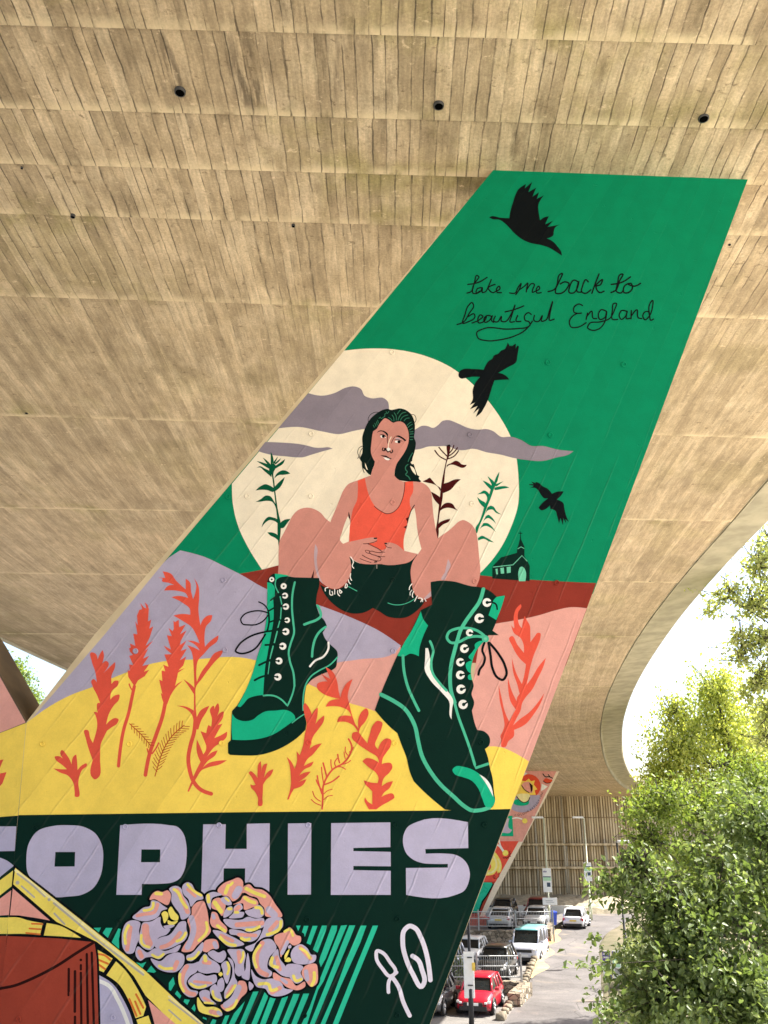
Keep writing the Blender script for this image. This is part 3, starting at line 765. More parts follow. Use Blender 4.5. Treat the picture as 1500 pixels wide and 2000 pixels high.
# ---------------------------------------------------------------- the viaduct deck
def concrete_boards(name, width, dark=1.0, warm=1.0):
    """board-marked concrete; map 'boards': u across the boards, v along; attributes panel, ends"""
    B = NB(name)
    uv = B.n('ShaderNodeAttribute', attribute_name='boards').outputs['Vector']
    u, v, _ = B.sep(uv)
    pan = B.n('ShaderNodeAttribute', attribute_name='panel').outputs['Fac']
    e0, e1, _z = B.sep(B.n('ShaderNodeAttribute', attribute_name='ends').outputs['Vector'])
    wob = B.math('MULTIPLY', B.math('SUBTRACT', B.noise(B.comb(B.math('MULTIPLY', u, 1.2), B.math('MULTIPLY', v, 2.5), pan), 1.0, 3), .5), .045)
    wid = B.math('MULTIPLY', B.math('SUBTRACT', B.noise(B.comb(u, B.math('MULTIPLY', pan, 53.0), 0.0), 1.9, 2), .5), .34)      # boards are not all one width
    s = B.math('ADD', B.math('DIVIDE', B.math('ADD', u, B.math('ADD', wob, wid)), width), B.math('MULTIPLY', pan, 17.3))
    idx = B.math('FLOOR', s); fr = B.math('FRACT', s)
    r1 = B.white(idx, B.math('MULTIPLY', pan, 91.7))
    r2 = B.white(B.math('ADD', idx, .5), B.math('MULTIPLY', pan, 47.1))
    edge = B.math('ABSOLUTE', B.math('SUBTRACT', fr, .5))
    far = B.rng(v, 9, 26, 1.0, .45)
    rag = B.math('MULTIPLY', B.math('SUBTRACT', B.noise(B.comb(B.math('MULTIPLY', u, 9), B.math('MULTIPLY', v, 5), 1.7), 1.0, 4, .7), .5), .10)
    gap = B.rng(B.math('ADD', edge, rag), .425, .49, 0, 1)
    brk = B.rng(B.noise(B.comb(B.math('MULTIPLY', s, 1.0), B.math('MULTIPLY', v, .9), pan), 2.2, 4, .7), .37, .62, 0.06, 1)
    gap = B.math('MULTIPLY', B.math('MULTIPLY', gap, brk), B.rng(v, 8.6, 13, 1.0, .16))
    # beyond the near pours the formwork was of narrow strips, faint and close together
    s2 = B.math('ADD', B.math('DIVIDE', B.math('ADD', u, B.math('MULTIPLY', wob, .5)), .058), B.math('MULTIPLY', pan, 31.0))
    r3 = B.white(B.math('FLOOR', s2), pan)
    nar = B.math('MULTIPLY', B.rng(B.math('ABSOLUTE', B.math('SUBTRACT', B.math('FRACT', s2), .5)), .36, .49, 0, 1), B.math('MULTIPLY', B.rng(r3, .35, .8, 0, 1), B.rng(v, 8.8, 12, 0, 1)))
    nar = B.math('MULTIPLY', nar, B.rng(B.noise(B.comb(B.math('MULTIPLY', s2, .6), B.math('MULTIPLY', v, 1.1), 3.3), 1.5, 3, .6), .40, .62, 0, .9))
    grain = B.noise(B.comb(B.math('MULTIPLY', u, 26), B.math('MULTIPLY', v, 2.2), pan), 1, 5, .65)
    big = B.noise(B.comb(u, v, 3.1), .35, 5, .6)
    mid = B.noise(B.comb(u, B.math('MULTIPLY', v, .6), 9.1), 2.2, 6, .65)
    fine = B.noise(B.comb(u, v, 2.0), 34, 4, .7)
    base = B.ramp(B.math('ADD', B.math('MULTIPLY', mid, .80), B.math('MULTIPLY', r1, .20)),
                  [(.25, srgb(144, 127, 98, dark)), (.5, srgb(180, 161, 129, dark)), (.75, srgb(210, 192, 160, dark))])
    # pinkish grey tone of the farther pours, olive growth near some joints
    base = B.mix(B.math('MULTIPLY', B.rng(v, 10, 22, 0, .35 * warm), 1.0), base, srgb(202, 176, 146, dark))
    nearj = B.rng(B.math('MINIMUM', e0, B.math('MULTIPLY', e1, 1.0)), 0, .55, 1, 0)
    moss = B.math('MULTIPLY', B.rng(B.noise(B.comb(u, v, 7.7), .55, 5, .6), .49, .66, 0, .75), B.math('ADD', B.math('MULTIPLY', nearj, .75), .25))
    base = B.mix(moss, base, srgb(136, 130, 70, dark))
    stain = B.math('MULTIPLY', B.rng(B.noise(B.comb(B.math('MULTIPLY', u, 2.1), B.math('MULTIPLY', v, .8), 5.5), 1.1, 6, .68), .50, .72, 0, .72), B.math('MULTIPLY', B.rng(r2, .2, .8, .35, 1.0), B.rng(v, 8, 12, 1, .45)))
    base = B.mix(stain, base, srgb(96, 82, 58, dark))
    pale = B.rng(B.noise(B.comb(B.math('MULTIPLY', u, 1.3), v, 12.5), 3.2, 5, .7), .60, .78, 0, .4)
    base = B.mix(pale, base, srgb(218, 200, 165, dark))
    tone = B.math('ADD', .83, B.math('ADD', B.math('MULTIPLY', B.math('MULTIPLY', r1, .13), far), B.math('MULTIPLY', grain, .28)))
    tone = B.math('MULTIPLY', tone, B.rng(big, .3, .7, .88, 1.10))
    tone = B.math('MULTIPLY', tone, B.rng(fine, .3, .7, .84, 1.13))
    base = B.scalec(base, tone)
    # long dark streaks washed out of the drain holes
    for su, sv, ru, rv, k in ((9.75, 6.85, .22, .75, .75), (8.95, 6.75, .34, .75, .70), (8.1, 6.6, .3, .6, .45), (2.6, 6.9, .35, .8, .55), (11.9, 6.5, .2, .9, .55), (9.4, 5.4, .5, .8, .5)):
        du = B.math('DIVIDE', B.math('SUBTRACT', u, su), ru); dv = B.math('DIVIDE', B.math('SUBTRACT', v, sv), rv)
        dd = B.math('SQRT', B.math('ADD', B.math('MULTIPLY', du, du), B.math('MULTIPLY', dv, dv)))
        bl = B.math('MULTIPLY', B.rng(dd, .2, 1.1, k, 0), B.rng(B.noise(B.comb(B.math('MULTIPLY', u, 13), B.math('MULTIPLY', v, 1.6), su), 1.0, 4, .6), .42, .62, 0, 1))
        base = B.mix(bl, base, srgb(70, 58, 44, dark))
    # coarse streaks of the formwork in the farther pours
    strk = B.noise(B.comb(B.math('MULTIPLY', u, 8.5), B.math('MULTIPLY', v, .9), pan), 1.6, 6, .74)
    base = B.scalec(base, B.math('ADD', 1.0, B.math('MULTIPLY', B.math('SUBTRACT', B.rng(strk, .32, .68, 0, 1), .5), .38)))
    chip = B.noise(B.comb(u, B.math('MULTIPLY', v, 1.4), 21.0), 7.5, 5, .7)
    base = B.mix(B.rng(chip, .60, .70, 0, .6), base, srgb(230, 208, 172, dark))
    base = B.mix(B.rng(chip, .40, .30, 0, .65), base, srgb(98, 82, 56, dark))
    base = B.mix(B.math('MULTIPLY', nar, .42), base, srgb(98, 82, 58, dark))
    base = B.scalec(base, B.math('ADD', 1.0, B.math('MULTIPLY', B.math('MULTIPLY', B.math('SUBTRACT', r3, .5), .10), B.rng(v, 8.8, 12, 0, 1))))
    # darker olive tone towards the far edge, broken up by noise
    edge_olive = B.math('MULTIPLY', B.rng(u, 17.5, 23.0, 0, .75), B.rng(B.noise(B.comb(B.math('MULTIPLY', u, .8), B.math('MULTIPLY', v, .35), 8.8), 1.2, 5, .65), .32, .60, .25, 1))
    base = B.mix(edge_olive, base, srgb(112, 96, 60, dark))
    # thin scar along every pour joint, pale on one side
    j0 = B.rng(B.math('ADD', e0, B.math('MULTIPLY', B.math('SUBTRACT', mid, .5), .06)), .0, .035, 1, 0)
    j1 = B.rng(B.math('ADD', e1, B.math('MULTIPLY', B.math('SUBTRACT', mid, .5), .10)), .0, .16, 1, 0)
    base = B.mix(B.math('MULTIPLY', j1, B.rng(mid, .35, .6, .05, .9)), base, srgb(222, 204, 165, dark))
    base = B.mix(B.math('MULTIPLY', j0, B.rng(grain, .3, .6, .75, .2)), base, srgb(90, 76, 52, dark))
    base = B.mix(B.math('MULTIPLY', gap, .80), base, srgb(66, 54, 38, dark))
    # short butt ends and cracks across the boards
    crk = B.rng(B.noise(B.comb(B.math('MULTIPLY', s, .35), B.math('MULTIPLY', v, 5.5), idx), 1.0, 3, .6), .66, .70, 0, 1)
    crk = B.math('MULTIPLY', crk, B.math('MULTIPLY', B.rng(edge, .40, .48, .3, 0), B.rng(v, 8, 11, 1, .3)))
    base = B.mix(crk, base, srgb(110, 92, 62, dark))
    h = B.math('ADD', B.math('MULTIPLY', r1, .5), B.math('ADD', B.math('MULTIPLY', gap, -1.2), B.math('MULTIPLY', grain, .55)))
    h = B.math('ADD', h, B.math('MULTIPLY', fine, .3))
    nrm = B.bump(h, .75, .014)
    return B.fin(base, .88, nrm)

M_SOFFIT = concrete_boards('soffit_concrete', .142)
M_BEAM = simple('edge_beam_concrete', srgb(168, 160, 136), .85, var=.2, scale=1.6, bump=.15)

EDGE = [(7.4, -30), (7.45, -12), (7.5, 0), (7.56, 8), (7.68, 16), (7.79, 18), (8.05, 23), (8.61, 29.2), (9.8, 37.8),
        (11.23, 45.7), (13.26, 54.8), (17.95, 72.6), (24.4, 93), (30.5, 108)]     # right edge of the soffit, plan
WIDTH = 23.2
JOINTS = [-13, -6, -2, 1.2, 3.4, 5.2, 6.22, 7.24, 8.04, 8.9, 10.65, 14.3, 18.4, 23.0, 29.1, 37.9, 47.9, 59, 73, 88, 106]  # deck cut short behind the camera, letting skylight in on the pier

def edge_at(y):
    """smooth plan curve through EDGE"""
    ys = [p[1] for p in EDGE]; xs = [p[0] for p in EDGE]
    i = max(0, min(len(ys) - 2, next((k for k in range(len(ys) - 1) if y <= ys[k + 1]), len(ys) - 2)))
    def slope(k):
        a, b = max(k - 1, 0), min(k + 1, len(ys) - 1)
        return (xs[b] - xs[a]) / (ys[b] - ys[a])
    h = ys[i + 1] - ys[i]; t = (y - ys[i]) / h
    return ((2 * t**3 - 3 * t**2 + 1) * xs[i] + (t**3 - 2 * t**2 + t) * h * slope(i)
            + (-2 * t**3 + 3 * t**2) * xs[i + 1] + (t**3 - t**2) * h * slope(i + 1))
def frame_at(y):
    d = Vector((edge_at(y + .5) - edge_at(y - .5), 1.0, 0)).normalized()
    return Vector((edge_at(y), y, 0)), Vector((d.y, -d.x, 0))          # point on the edge, outward (right) normal
def soffit_z(x, y):
    return EYE + 7.35 - .0275 * (y - 8) - .05 * min(1.0, max(0, 1 - y / 95)) * (x + 1.5)

def build_deck():
    root = empty('viaduct_deck', (0, 0, EYE + 7.2))
    inv = Matrix.Translation(-root.location)
    tag(root, 'curving board-marked concrete viaduct deck overhead, with small drain holes and a smooth edge beam', 'bridge')
    rnd = random.Random(5)
    V, F, UV, PN, EN = [], [], [], [], []
    NU = 36
    for a, b in zip(JOINTS, JOINTS[1:]):
        n = max(2, int((b - a) / 1.0))
        pr, base = rnd.random(), len(V)
        lip0, lip1, L = rnd.uniform(.004, .016), rnd.uniform(-.016, -.002), b - a
        for i in range(n + 1):
            y = a + L * i / n
            p, nrm = frame_at(y)
            for k in range(NU + 1):
                o = WIDTH * k / NU
                q = p - nrm * o
                z = soffit_z(q.x, q.y) + lip0 * (1 - i / n) + lip1 * (i / n)
                V.append((q.x, q.y, z)); UV.append((o, y, 0)); PN.append(pr); EN.append((y - a, b - y, 0))
        for i in range(n):
            for k in range(NU):
                q = base + i * (NU + 1) + k
                F.append((q, q + 1, q + NU + 2, q + NU + 1))
    me = bpy.data.meshes.new('soffit')
    me.from_pydata(V, [], F)
    me.attributes.new('boards', 'FLOAT_VECTOR', 'POINT').data.foreach_set('vector', np.array(UV, 'f').ravel())
    me.attributes.new('ends', 'FLOAT_VECTOR', 'POINT').data.foreach_set('vector', np.array(EN, 'f').ravel())
    me.attributes.new('panel', 'FLOAT', 'POINT').data.foreach_set('value', np.array(PN, 'f'))
    me.polygons.foreach_set('use_smooth', [True] * len(F))
    o = link('soffit', me, root, [M_SOFFIT]); o.matrix_parent_inverse = inv
    # edge beams: a small step up, a cantilever underside, then the outer face and the parapet top
    for name, side in (('edge_beam', 1), ('edge_beam', -1)):
        prof = [(-.02, -.004), (.0, .0), (.004, .10), (.034, .10), (.038, .0), (.07, .0), (.10, .30), (.16, .35), (1.28, .44), (1.36, .50), (1.38, 1.65), (1.06, 1.65), (1.06, .9), (-.4, .9)]
        mb = MB(); ys = [y for y in np.arange(-13, 106.01, 1.0)]
        vs, fs = [], []
        for y in ys:
            p, nrm = frame_at(y)
            c = p if side > 0 else p - nrm * WIDTH
            z0 = soffit_z(c.x, c.y)
            vs += [(c.x + side * nrm.x * a, c.y + side * nrm.y * a, z0 + h) for a, h in prof]
        m = len(prof)
        for i in range(len(ys) - 1):
            for k in range(m - 1):
                fs.append((i * m + k, i * m + k + 1, (i + 1) * m + k + 1, (i + 1) * m + k))
        mb.add(vs, fs, 0, False)
        o = mb.build(name, M_BEAM, root); o.matrix_parent_inverse = inv
    # deck slab that closes the top, so that no light falls through
    vs, fs = [], []
    for y in np.arange(-13, 106.01, 1.0):
        p, nrm = frame_at(y)
        for c in (p + nrm * .8, p - nrm * (WIDTH + .8)):
            vs.append((c.x, c.y, soffit_z(c.x, c.y) + .95))
    for i in range(len(vs) // 2 - 1):
        fs.append((2 * i, 2 * i + 1, 2 * i + 3, 2 * i + 2))
    mb = MB(); mb.add(vs, fs); o = mb.build('carriageway', simple('asphalt_deck', (.05, .05, .05, 1), .9), root); o.matrix_parent_inverse = inv
    # drain pipes and small bolt holes in the soffit
    M_PIPE = simple('drain_pipe_plastic', (.035, .034, .032, 1), .5)
    M_HOLE = simple('drain_bore_black', (.002, .002, .002, 1), 1.0, Specular_IOR_Level=0.0)
    for u, v, r, l in ((352, 177, .058, .035), (857, 204, .054, .03), (1374, 230, .056, .02), (143, 418, .030, .05), (573, 440, .022, .02),
                       (1425, 478, .018, .006), (43, 327, .014, .02), (52, 806, .03, .02), (1270, 1135, .03, .01), (1116, 1332, .03, .01)):
        d = ray(u, v); t = 5.0
        for _ in range(40):
            q = d * t; e = q.z + EYE - soffit_z(q.x, q.y)
            t -= e / (d.z + .0275 * d.y + .04 * d.x)
        q = d * t; z = soffit_z(q.x, q.y)
        mb = MB()
        ring = 16
        vs = []
        for rr, zz in ((r * .80, z + .08), (r * .80, z - l), (r, z - l), (r * 1.05, z + .01)):
            vs += [(q.x + rr * math.cos(6.2832 * k / ring), q.y + rr * math.sin(6.2832 * k / ring), zz) for k in range(ring)]
        fs = [(i * ring + k, i * ring + (k + 1) % ring, (i + 1) * ring + (k + 1) % ring, (i + 1) * ring + k) for i in range(3) for k in range(ring)]
        mb.add(vs, fs[ring:], 0, True); mb.add(vs, fs[:ring], 1, True)
        dark_disc = [(q.x + r * .8 * math.cos(6.2832 * k / ring), q.y + r * .8 * math.sin(6.2832 * k / ring), z - l + .004) for k in range(ring)]
        mb.add(dark_disc, [tuple(range(ring))], 1)  # black disc across the mouth stands for the dark inside the hole
        o = mb.build('drain_hole', [M_PIPE, M_HOLE], root); o.matrix_parent_inverse = inv
    return root
DECK = build_deck()
# ---------------------------------------------------------------- the painted V pier
FACE_Y = 8.0
FOLD = Vector((-3.216, FACE_Y, .979))                 # a point of the crease, measured from the camera's height
FOLD_D = Vector((.102, 0, -2.015))
LEFT_YAW = math.radians(8)
def fold_x(z): return FOLD.x + FOLD_D.x * (z - EYE - FOLD.z) / FOLD_D.z
LEFT_N = FOLD_D.cross(Vector((-math.cos(LEFT_YAW), math.sin(LEFT_YAW), 0))).normalized()
if LEFT_N.y > 0: LEFT_N = -LEFT_N

def to_face(u, v, lift=0.0):
    d = ray(u, v); t = FACE_Y / d.y
    return Vector((d.x * t, FACE_Y - lift, d.z * t + EYE))
def to_left(u, v, lift=0.0):
    d = ray(u, v)
    t = FOLD.dot(LEFT_N) / d.dot(LEFT_N)
    p = d * t
    return Vector((p.x, p.y, p.z + EYE)) + LEFT_N * lift

def parse(txt):
    """list of (kind, width, colour, [(u, v, corner)])"""
    out = []
    for ln in txt.strip().splitlines():
        ln = ln.strip()
        if not ln: continue
        if ln[0] == '@': out.append(('@', ln[1:], None, None)); continue
        head, _, pts = ln.partition(':')
        kind, col, sp = head.split()
        out.append((kind[0], float(kind[1:] or 0) / SPACES[sp][2], col, points(sp, pts)))
    return out
def points(sp, txt):
    x0, y0, k = SPACES[sp]
    r = []
    for t in txt.split():
        c = t.endswith('c')
        a, b = t.rstrip('c').split(',')
        r.append((x0 + float(a) / k, y0 + float(b) / k, c))
    return r
def spline(run, n=6):
    """open centripetal-like curve through 2-D points"""
    if len(run) < 3: return [(p[0], p[1]) for p in run]
    P = [Vector((p[0], p[1])) for p in run]
    out = []
    for i in range(len(P) - 1):
        a, b = P[i], P[i + 1]
        h = (b - a).length or 1e-6
        def tan(k):
            if k == 0 or k == len(P) - 1: return None
            l0, l1 = (P[k] - P[k - 1]).length or 1e-6, (P[k + 1] - P[k]).length or 1e-6
            return ((P[k] - P[k - 1]) / l0 * l1 + (P[k + 1] - P[k]) / l1 * l0) / (l0 + l1)
        ta, tb = tan(i), tan(i + 1)
        if ta is None and tb is None: ta = tb = (b - a) / h
        if ta is None: ta = 1.5 * (b - a) / h - .5 * tb
        if tb is None: tb = 1.5 * (b - a) / h - .5 * ta
        m = max(2, min(n, int(h / 2.0) + 2))
        for k in range(m):
            t = k / m
            out.append((2*t**3 - 3*t**2 + 1) * a + (t**3 - 2*t**2 + t) * h * ta + (-2*t**3 + 3*t**2) * b + (t**3 - t**2) * h * tb)
    out.append(P[-1])
    return [(p[0], p[1]) for p in out]
def outline(pts, smooth):
    if not smooth: return [(p[0], p[1]) for p in pts]
    n = len(pts)
    cs = [i for i, p in enumerate(pts) if p[2]]
    if not cs:
        ext = [pts[(i - 3) % n] for i in range(n + 7)]
        full = spline(ext, 6)
        a, b = Vector(pts[0][:2]), None
        # cut one full turn out of the extended curve
        k0 = min(range(len(full) // 2), key=lambda k: (Vector(full[k]) - a).length)
        k1 = max(range(len(full) // 2, len(full)), key=lambda k: -(Vector(full[k]) - a).length)
        return full[k0:k1]
    out = []
    for j, c in enumerate(cs):
        e = cs[(j + 1) % len(cs)]
        run, i = [pts[c]], c
        while True:
            i = (i + 1) % n
            run.append(pts[i])
            if i == e: break
        out += spline(run, 6)[:-1]
    return out
def centreline(pts):
    out, run = [], [pts[0]]
    for p in pts[1:]:
        run.append(p)
        if p[2]: out += spline(run, 6)[:-1]; run = [p]
    out += spline(run, 6) if len(run) > 1 else [(run[0][0], run[0][1])]
    return out

PAINT = dict(green=(0, 132, 92), cream=(242, 230, 206), maroon=(140, 52, 40), lavender=(176, 168, 190), pinkhill=(226, 164, 152),
             yellow=(252, 218, 96), dark=(2, 38, 30), cloud=(140, 131, 143), ink=(7, 14, 18), mint=(110, 200, 165), leafgreen=(0, 82, 54),
             plantgreen=(0, 122, 84), burgundy=(66, 10, 12), hair=(3, 26, 22), skin=(206, 141, 128), vest=(230, 92, 72), maroonink=(60, 10, 16),
             shorts=(2, 36, 30), skinshade=(190, 165, 172), white=(242, 240, 234), stroke=(76, 188, 150), grey=(190, 181, 168),
             strand=(52, 118, 92), bootgreen=(22, 178, 134), coral=(228, 88, 68), rust=(190, 72, 34), letter=(188, 182, 208),
             teal=(46, 194, 156), signature=(226, 220, 234), frameyellow=(250, 226, 104), framecream=(248, 236, 170), pinkpetal=(238, 166, 152),
             brown=(164, 68, 50), orange=(230, 122, 54), umber=(48, 16, 12), petal=(196, 184, 208), petalyellow=(250, 230, 112),
             coralbright=(236, 92, 74), sunred=(226, 84, 56), steel=(150, 150, 150))
APEX = to_face(1872, -742)
PAINT_K = 1.0
_paint = {}
def paint(name, plane='face'):
    """wall paint over board-marked concrete: the ridges of the boards run towards the point where the pier's edges meet"""
    key = name
    if key in _paint: return _paint[key]
    B = NB('paint_' + name)
    pos = B.n('ShaderNodeNewGeometry').outputs['Position']
    x, y, z = B.sep(pos)
    dx = B.math('SUBTRACT', APEX.x, x); dz = B.math('SUBTRACT', APEX.z, z)
    wob = B.math('MULTIPLY', B.math('SUBTRACT', B.noise(pos, 1.7, 3), .5), .0022)
    s = B.math('DIVIDE', B.math('ADD', B.math('ARCTAN2', dx, dz), wob), .0118)
    idx, fr = B.math('FLOOR', s), B.math('FRACT', s)
    r = B.white(idx)
    e = B.math('ABSOLUTE', B.math('SUBTRACT', fr, .5))
    seg = B.rng(B.noise(B.comb(B.math('MULTIPLY', s, .7), B.math('MULTIPLY', z, .8), 0.0), 1.6, 3, .6), .42, .56, 0, 1)
    ridge = B.math('MULTIPLY', B.rng(e, .44, .496, 0, 1), seg)
    mott = B.noise(pos, 5.0, 6, .65)
    fine = B.noise(pos, 70, 4, .7)
    dent = B.rng(B.noise(pos, 11, 3, .5), .70, .74, 0, 1)
    base = srgb(*PAINT[name], PAINT_K)[:3]
    tone = B.math('ADD', .935, B.math('MULTIPLY', r, .085))
    tone = B.math('MULTIPLY', tone, B.rng(mott, .3, .7, .935, 1.05))
    tone = B.math('MULTIPLY', tone, B.rng(fine, .3, .7, .965, 1.03))
    c = B.scalec(base, tone)
    ridge = B.math('MULTIPLY', ridge, B.rng(z, 9.6, 12.6, 1, .12))
    c = B.mix(B.math('MULTIPLY', ridge, .02), c, srgb(235, 225, 205))  # faint catch-light along the ridges mixed into the paint colour
    h = B.math('ADD', B.math('ADD', B.math('MULTIPLY', r, .35), B.math('MULTIPLY', ridge, .9)), B.math('MULTIPLY', fine, .22))
    h = B.math('SUBTRACT', h, B.math('MULTIPLY', dent, .5))
    _paint[key] = B.fin(c, .72, B.bump(h, .55, .011), Specular_IOR_Level=.10)
    return _paint[key]

class Decal:
    """paint films on a flat face; every later film lies a fraction of a millimetre above the one before"""
    def __init__(self, proj, lift, step=.00006):
        self.proj, self.lift, self.step = proj, lift, step
        self.v, self.f, self.mi, self.cols = [], [], [], []
    def ci(self, c):
        if c not in self.cols: self.cols.append(c)
        return self.cols.index(c)
    def poly(self, ring, col):
        P = []
        for p in ring:
            if not P or (Vector(p) - Vector(P[-1])).length > .15: P.append(p)
        if len(P) < 3: return
        vs, es, fs, *_ = delaunay_2d_cdt([Vector(p) for p in P], [], [list(range(len(P)))], 1, 1e-4)
        o = len(self.v)
        self.v += [self.proj(p.x, p.y, self.lift) for p in vs]
        m = self.ci(col)
        for f in fs:
            self.f.append([i + o for i in f]); self.mi.append(m)
        self.lift += self.step
    def stroke(self, line, w, col, taper=False):
        P = [Vector(p) for p in line]
        Q = [P[0]]
        for p in P[1:]:
            if (p - Q[-1]).length > .3: Q.append(p)
        if len(Q) < 2: return
        d0, d1 = (Q[1] - Q[0]).normalized(), (Q[-1] - Q[-2]).normalized()
        r = w / 2
        cap0 = [(Q[0] - d0 * r * math.sin(a), r * math.cos(a)) for a in (1.45, 1.1, .7, .35)]
        cap1 = [(Q[-1] + d1 * r * math.sin(a), r * math.cos(a)) for a in (.35, .7, 1.1, 1.45)]
        mid = [(q, r) for q in Q]
        seq = cap0 + mid + cap1
        o, m, n = len(self.v), self.ci(col), len(seq)
        for i, (q, rr) in enumerate(seq):
            a = seq[max(i - 1, 0)][0]; b = seq[min(i + 1, n - 1)][0]
            d = (b - a).normalized(); nn = Vector((-d.y, d.x))
            l = self.lift + self.step * .8 * i / n
            self.v.append(self.proj(q.x + nn.x * rr, q.y + nn.y * rr, l)); self.v.append(self.proj(q.x - nn.x * rr, q.y - nn.y * rr, l))
        for i in range(n - 1):
            self.f.append([o + 2 * i, o + 2 * i + 1, o + 2 * i + 3, o + 2 * i + 2]); self.mi.append(m)
        self.lift += self.step
    def disc(self, x, y, r, col):
        self.poly([(x + r * math.cos(a * math.pi / 10), y + r * math.sin(a * math.pi / 10)) for a in range(20)], col)
    def shape(self, kind, w, col, pts):
        if kind == 'g': self.poly(outline(pts, False), col)
        elif kind == 'p': self.poly(outline(pts, True), col)
        elif kind == 'l': self.stroke(centreline(pts), w, col)
        elif kind == 'd':
            for p in pts: self.disc(p[0], p[1], w, col)
        elif kind == 't':
            line = [Vector(p) for p in centreline(pts)]
            L = sum((b - a).length for a, b in zip(line, line[1:]))
            n = max(6, int(L / 3.4)); j, acc = 0, 0.0
            for i in range(n):
                s = L * (i + .5) / n; acc, j = 0.0, 0
                while j < len(line) - 2 and acc + (line[j + 1] - line[j]).length < s:
                    acc += (line[j + 1] - line[j]).length; j += 1
                d = (line[j + 1] - line[j]).normalized(); p = line[j] + d * (s - acc)
                nn = Vector((-d.y, d.x)) * (1 if i % 2 else -1)
                e = p + (nn * .75 + d * .75) * w * (.75 if i < 2 or i > n - 3 else 1)
                self.stroke([p, p.lerp(e, .5) + nn * w * .05, e], 1.3, col)
    def build(self, name, parent):
        me = bpy.data.meshes.new(name)
        me.from_pydata(self.v, [], self.f)
        me.polygons.foreach_set('material_index', self.mi)
        bm = bmesh.new(); bm.from_mesh(me)
        for f in bm.faces:
            if f.normal.y > 0: f.normal_flip()
        bm.to_mesh(me); bm.free()
        o = link(name, me, parent, [paint(c) for c in self.cols])
        return o

M_PIERCONC = simple('pier_concrete', srgb(205, 186, 150), .85, var=.14, scale=2.5, bump=.2)

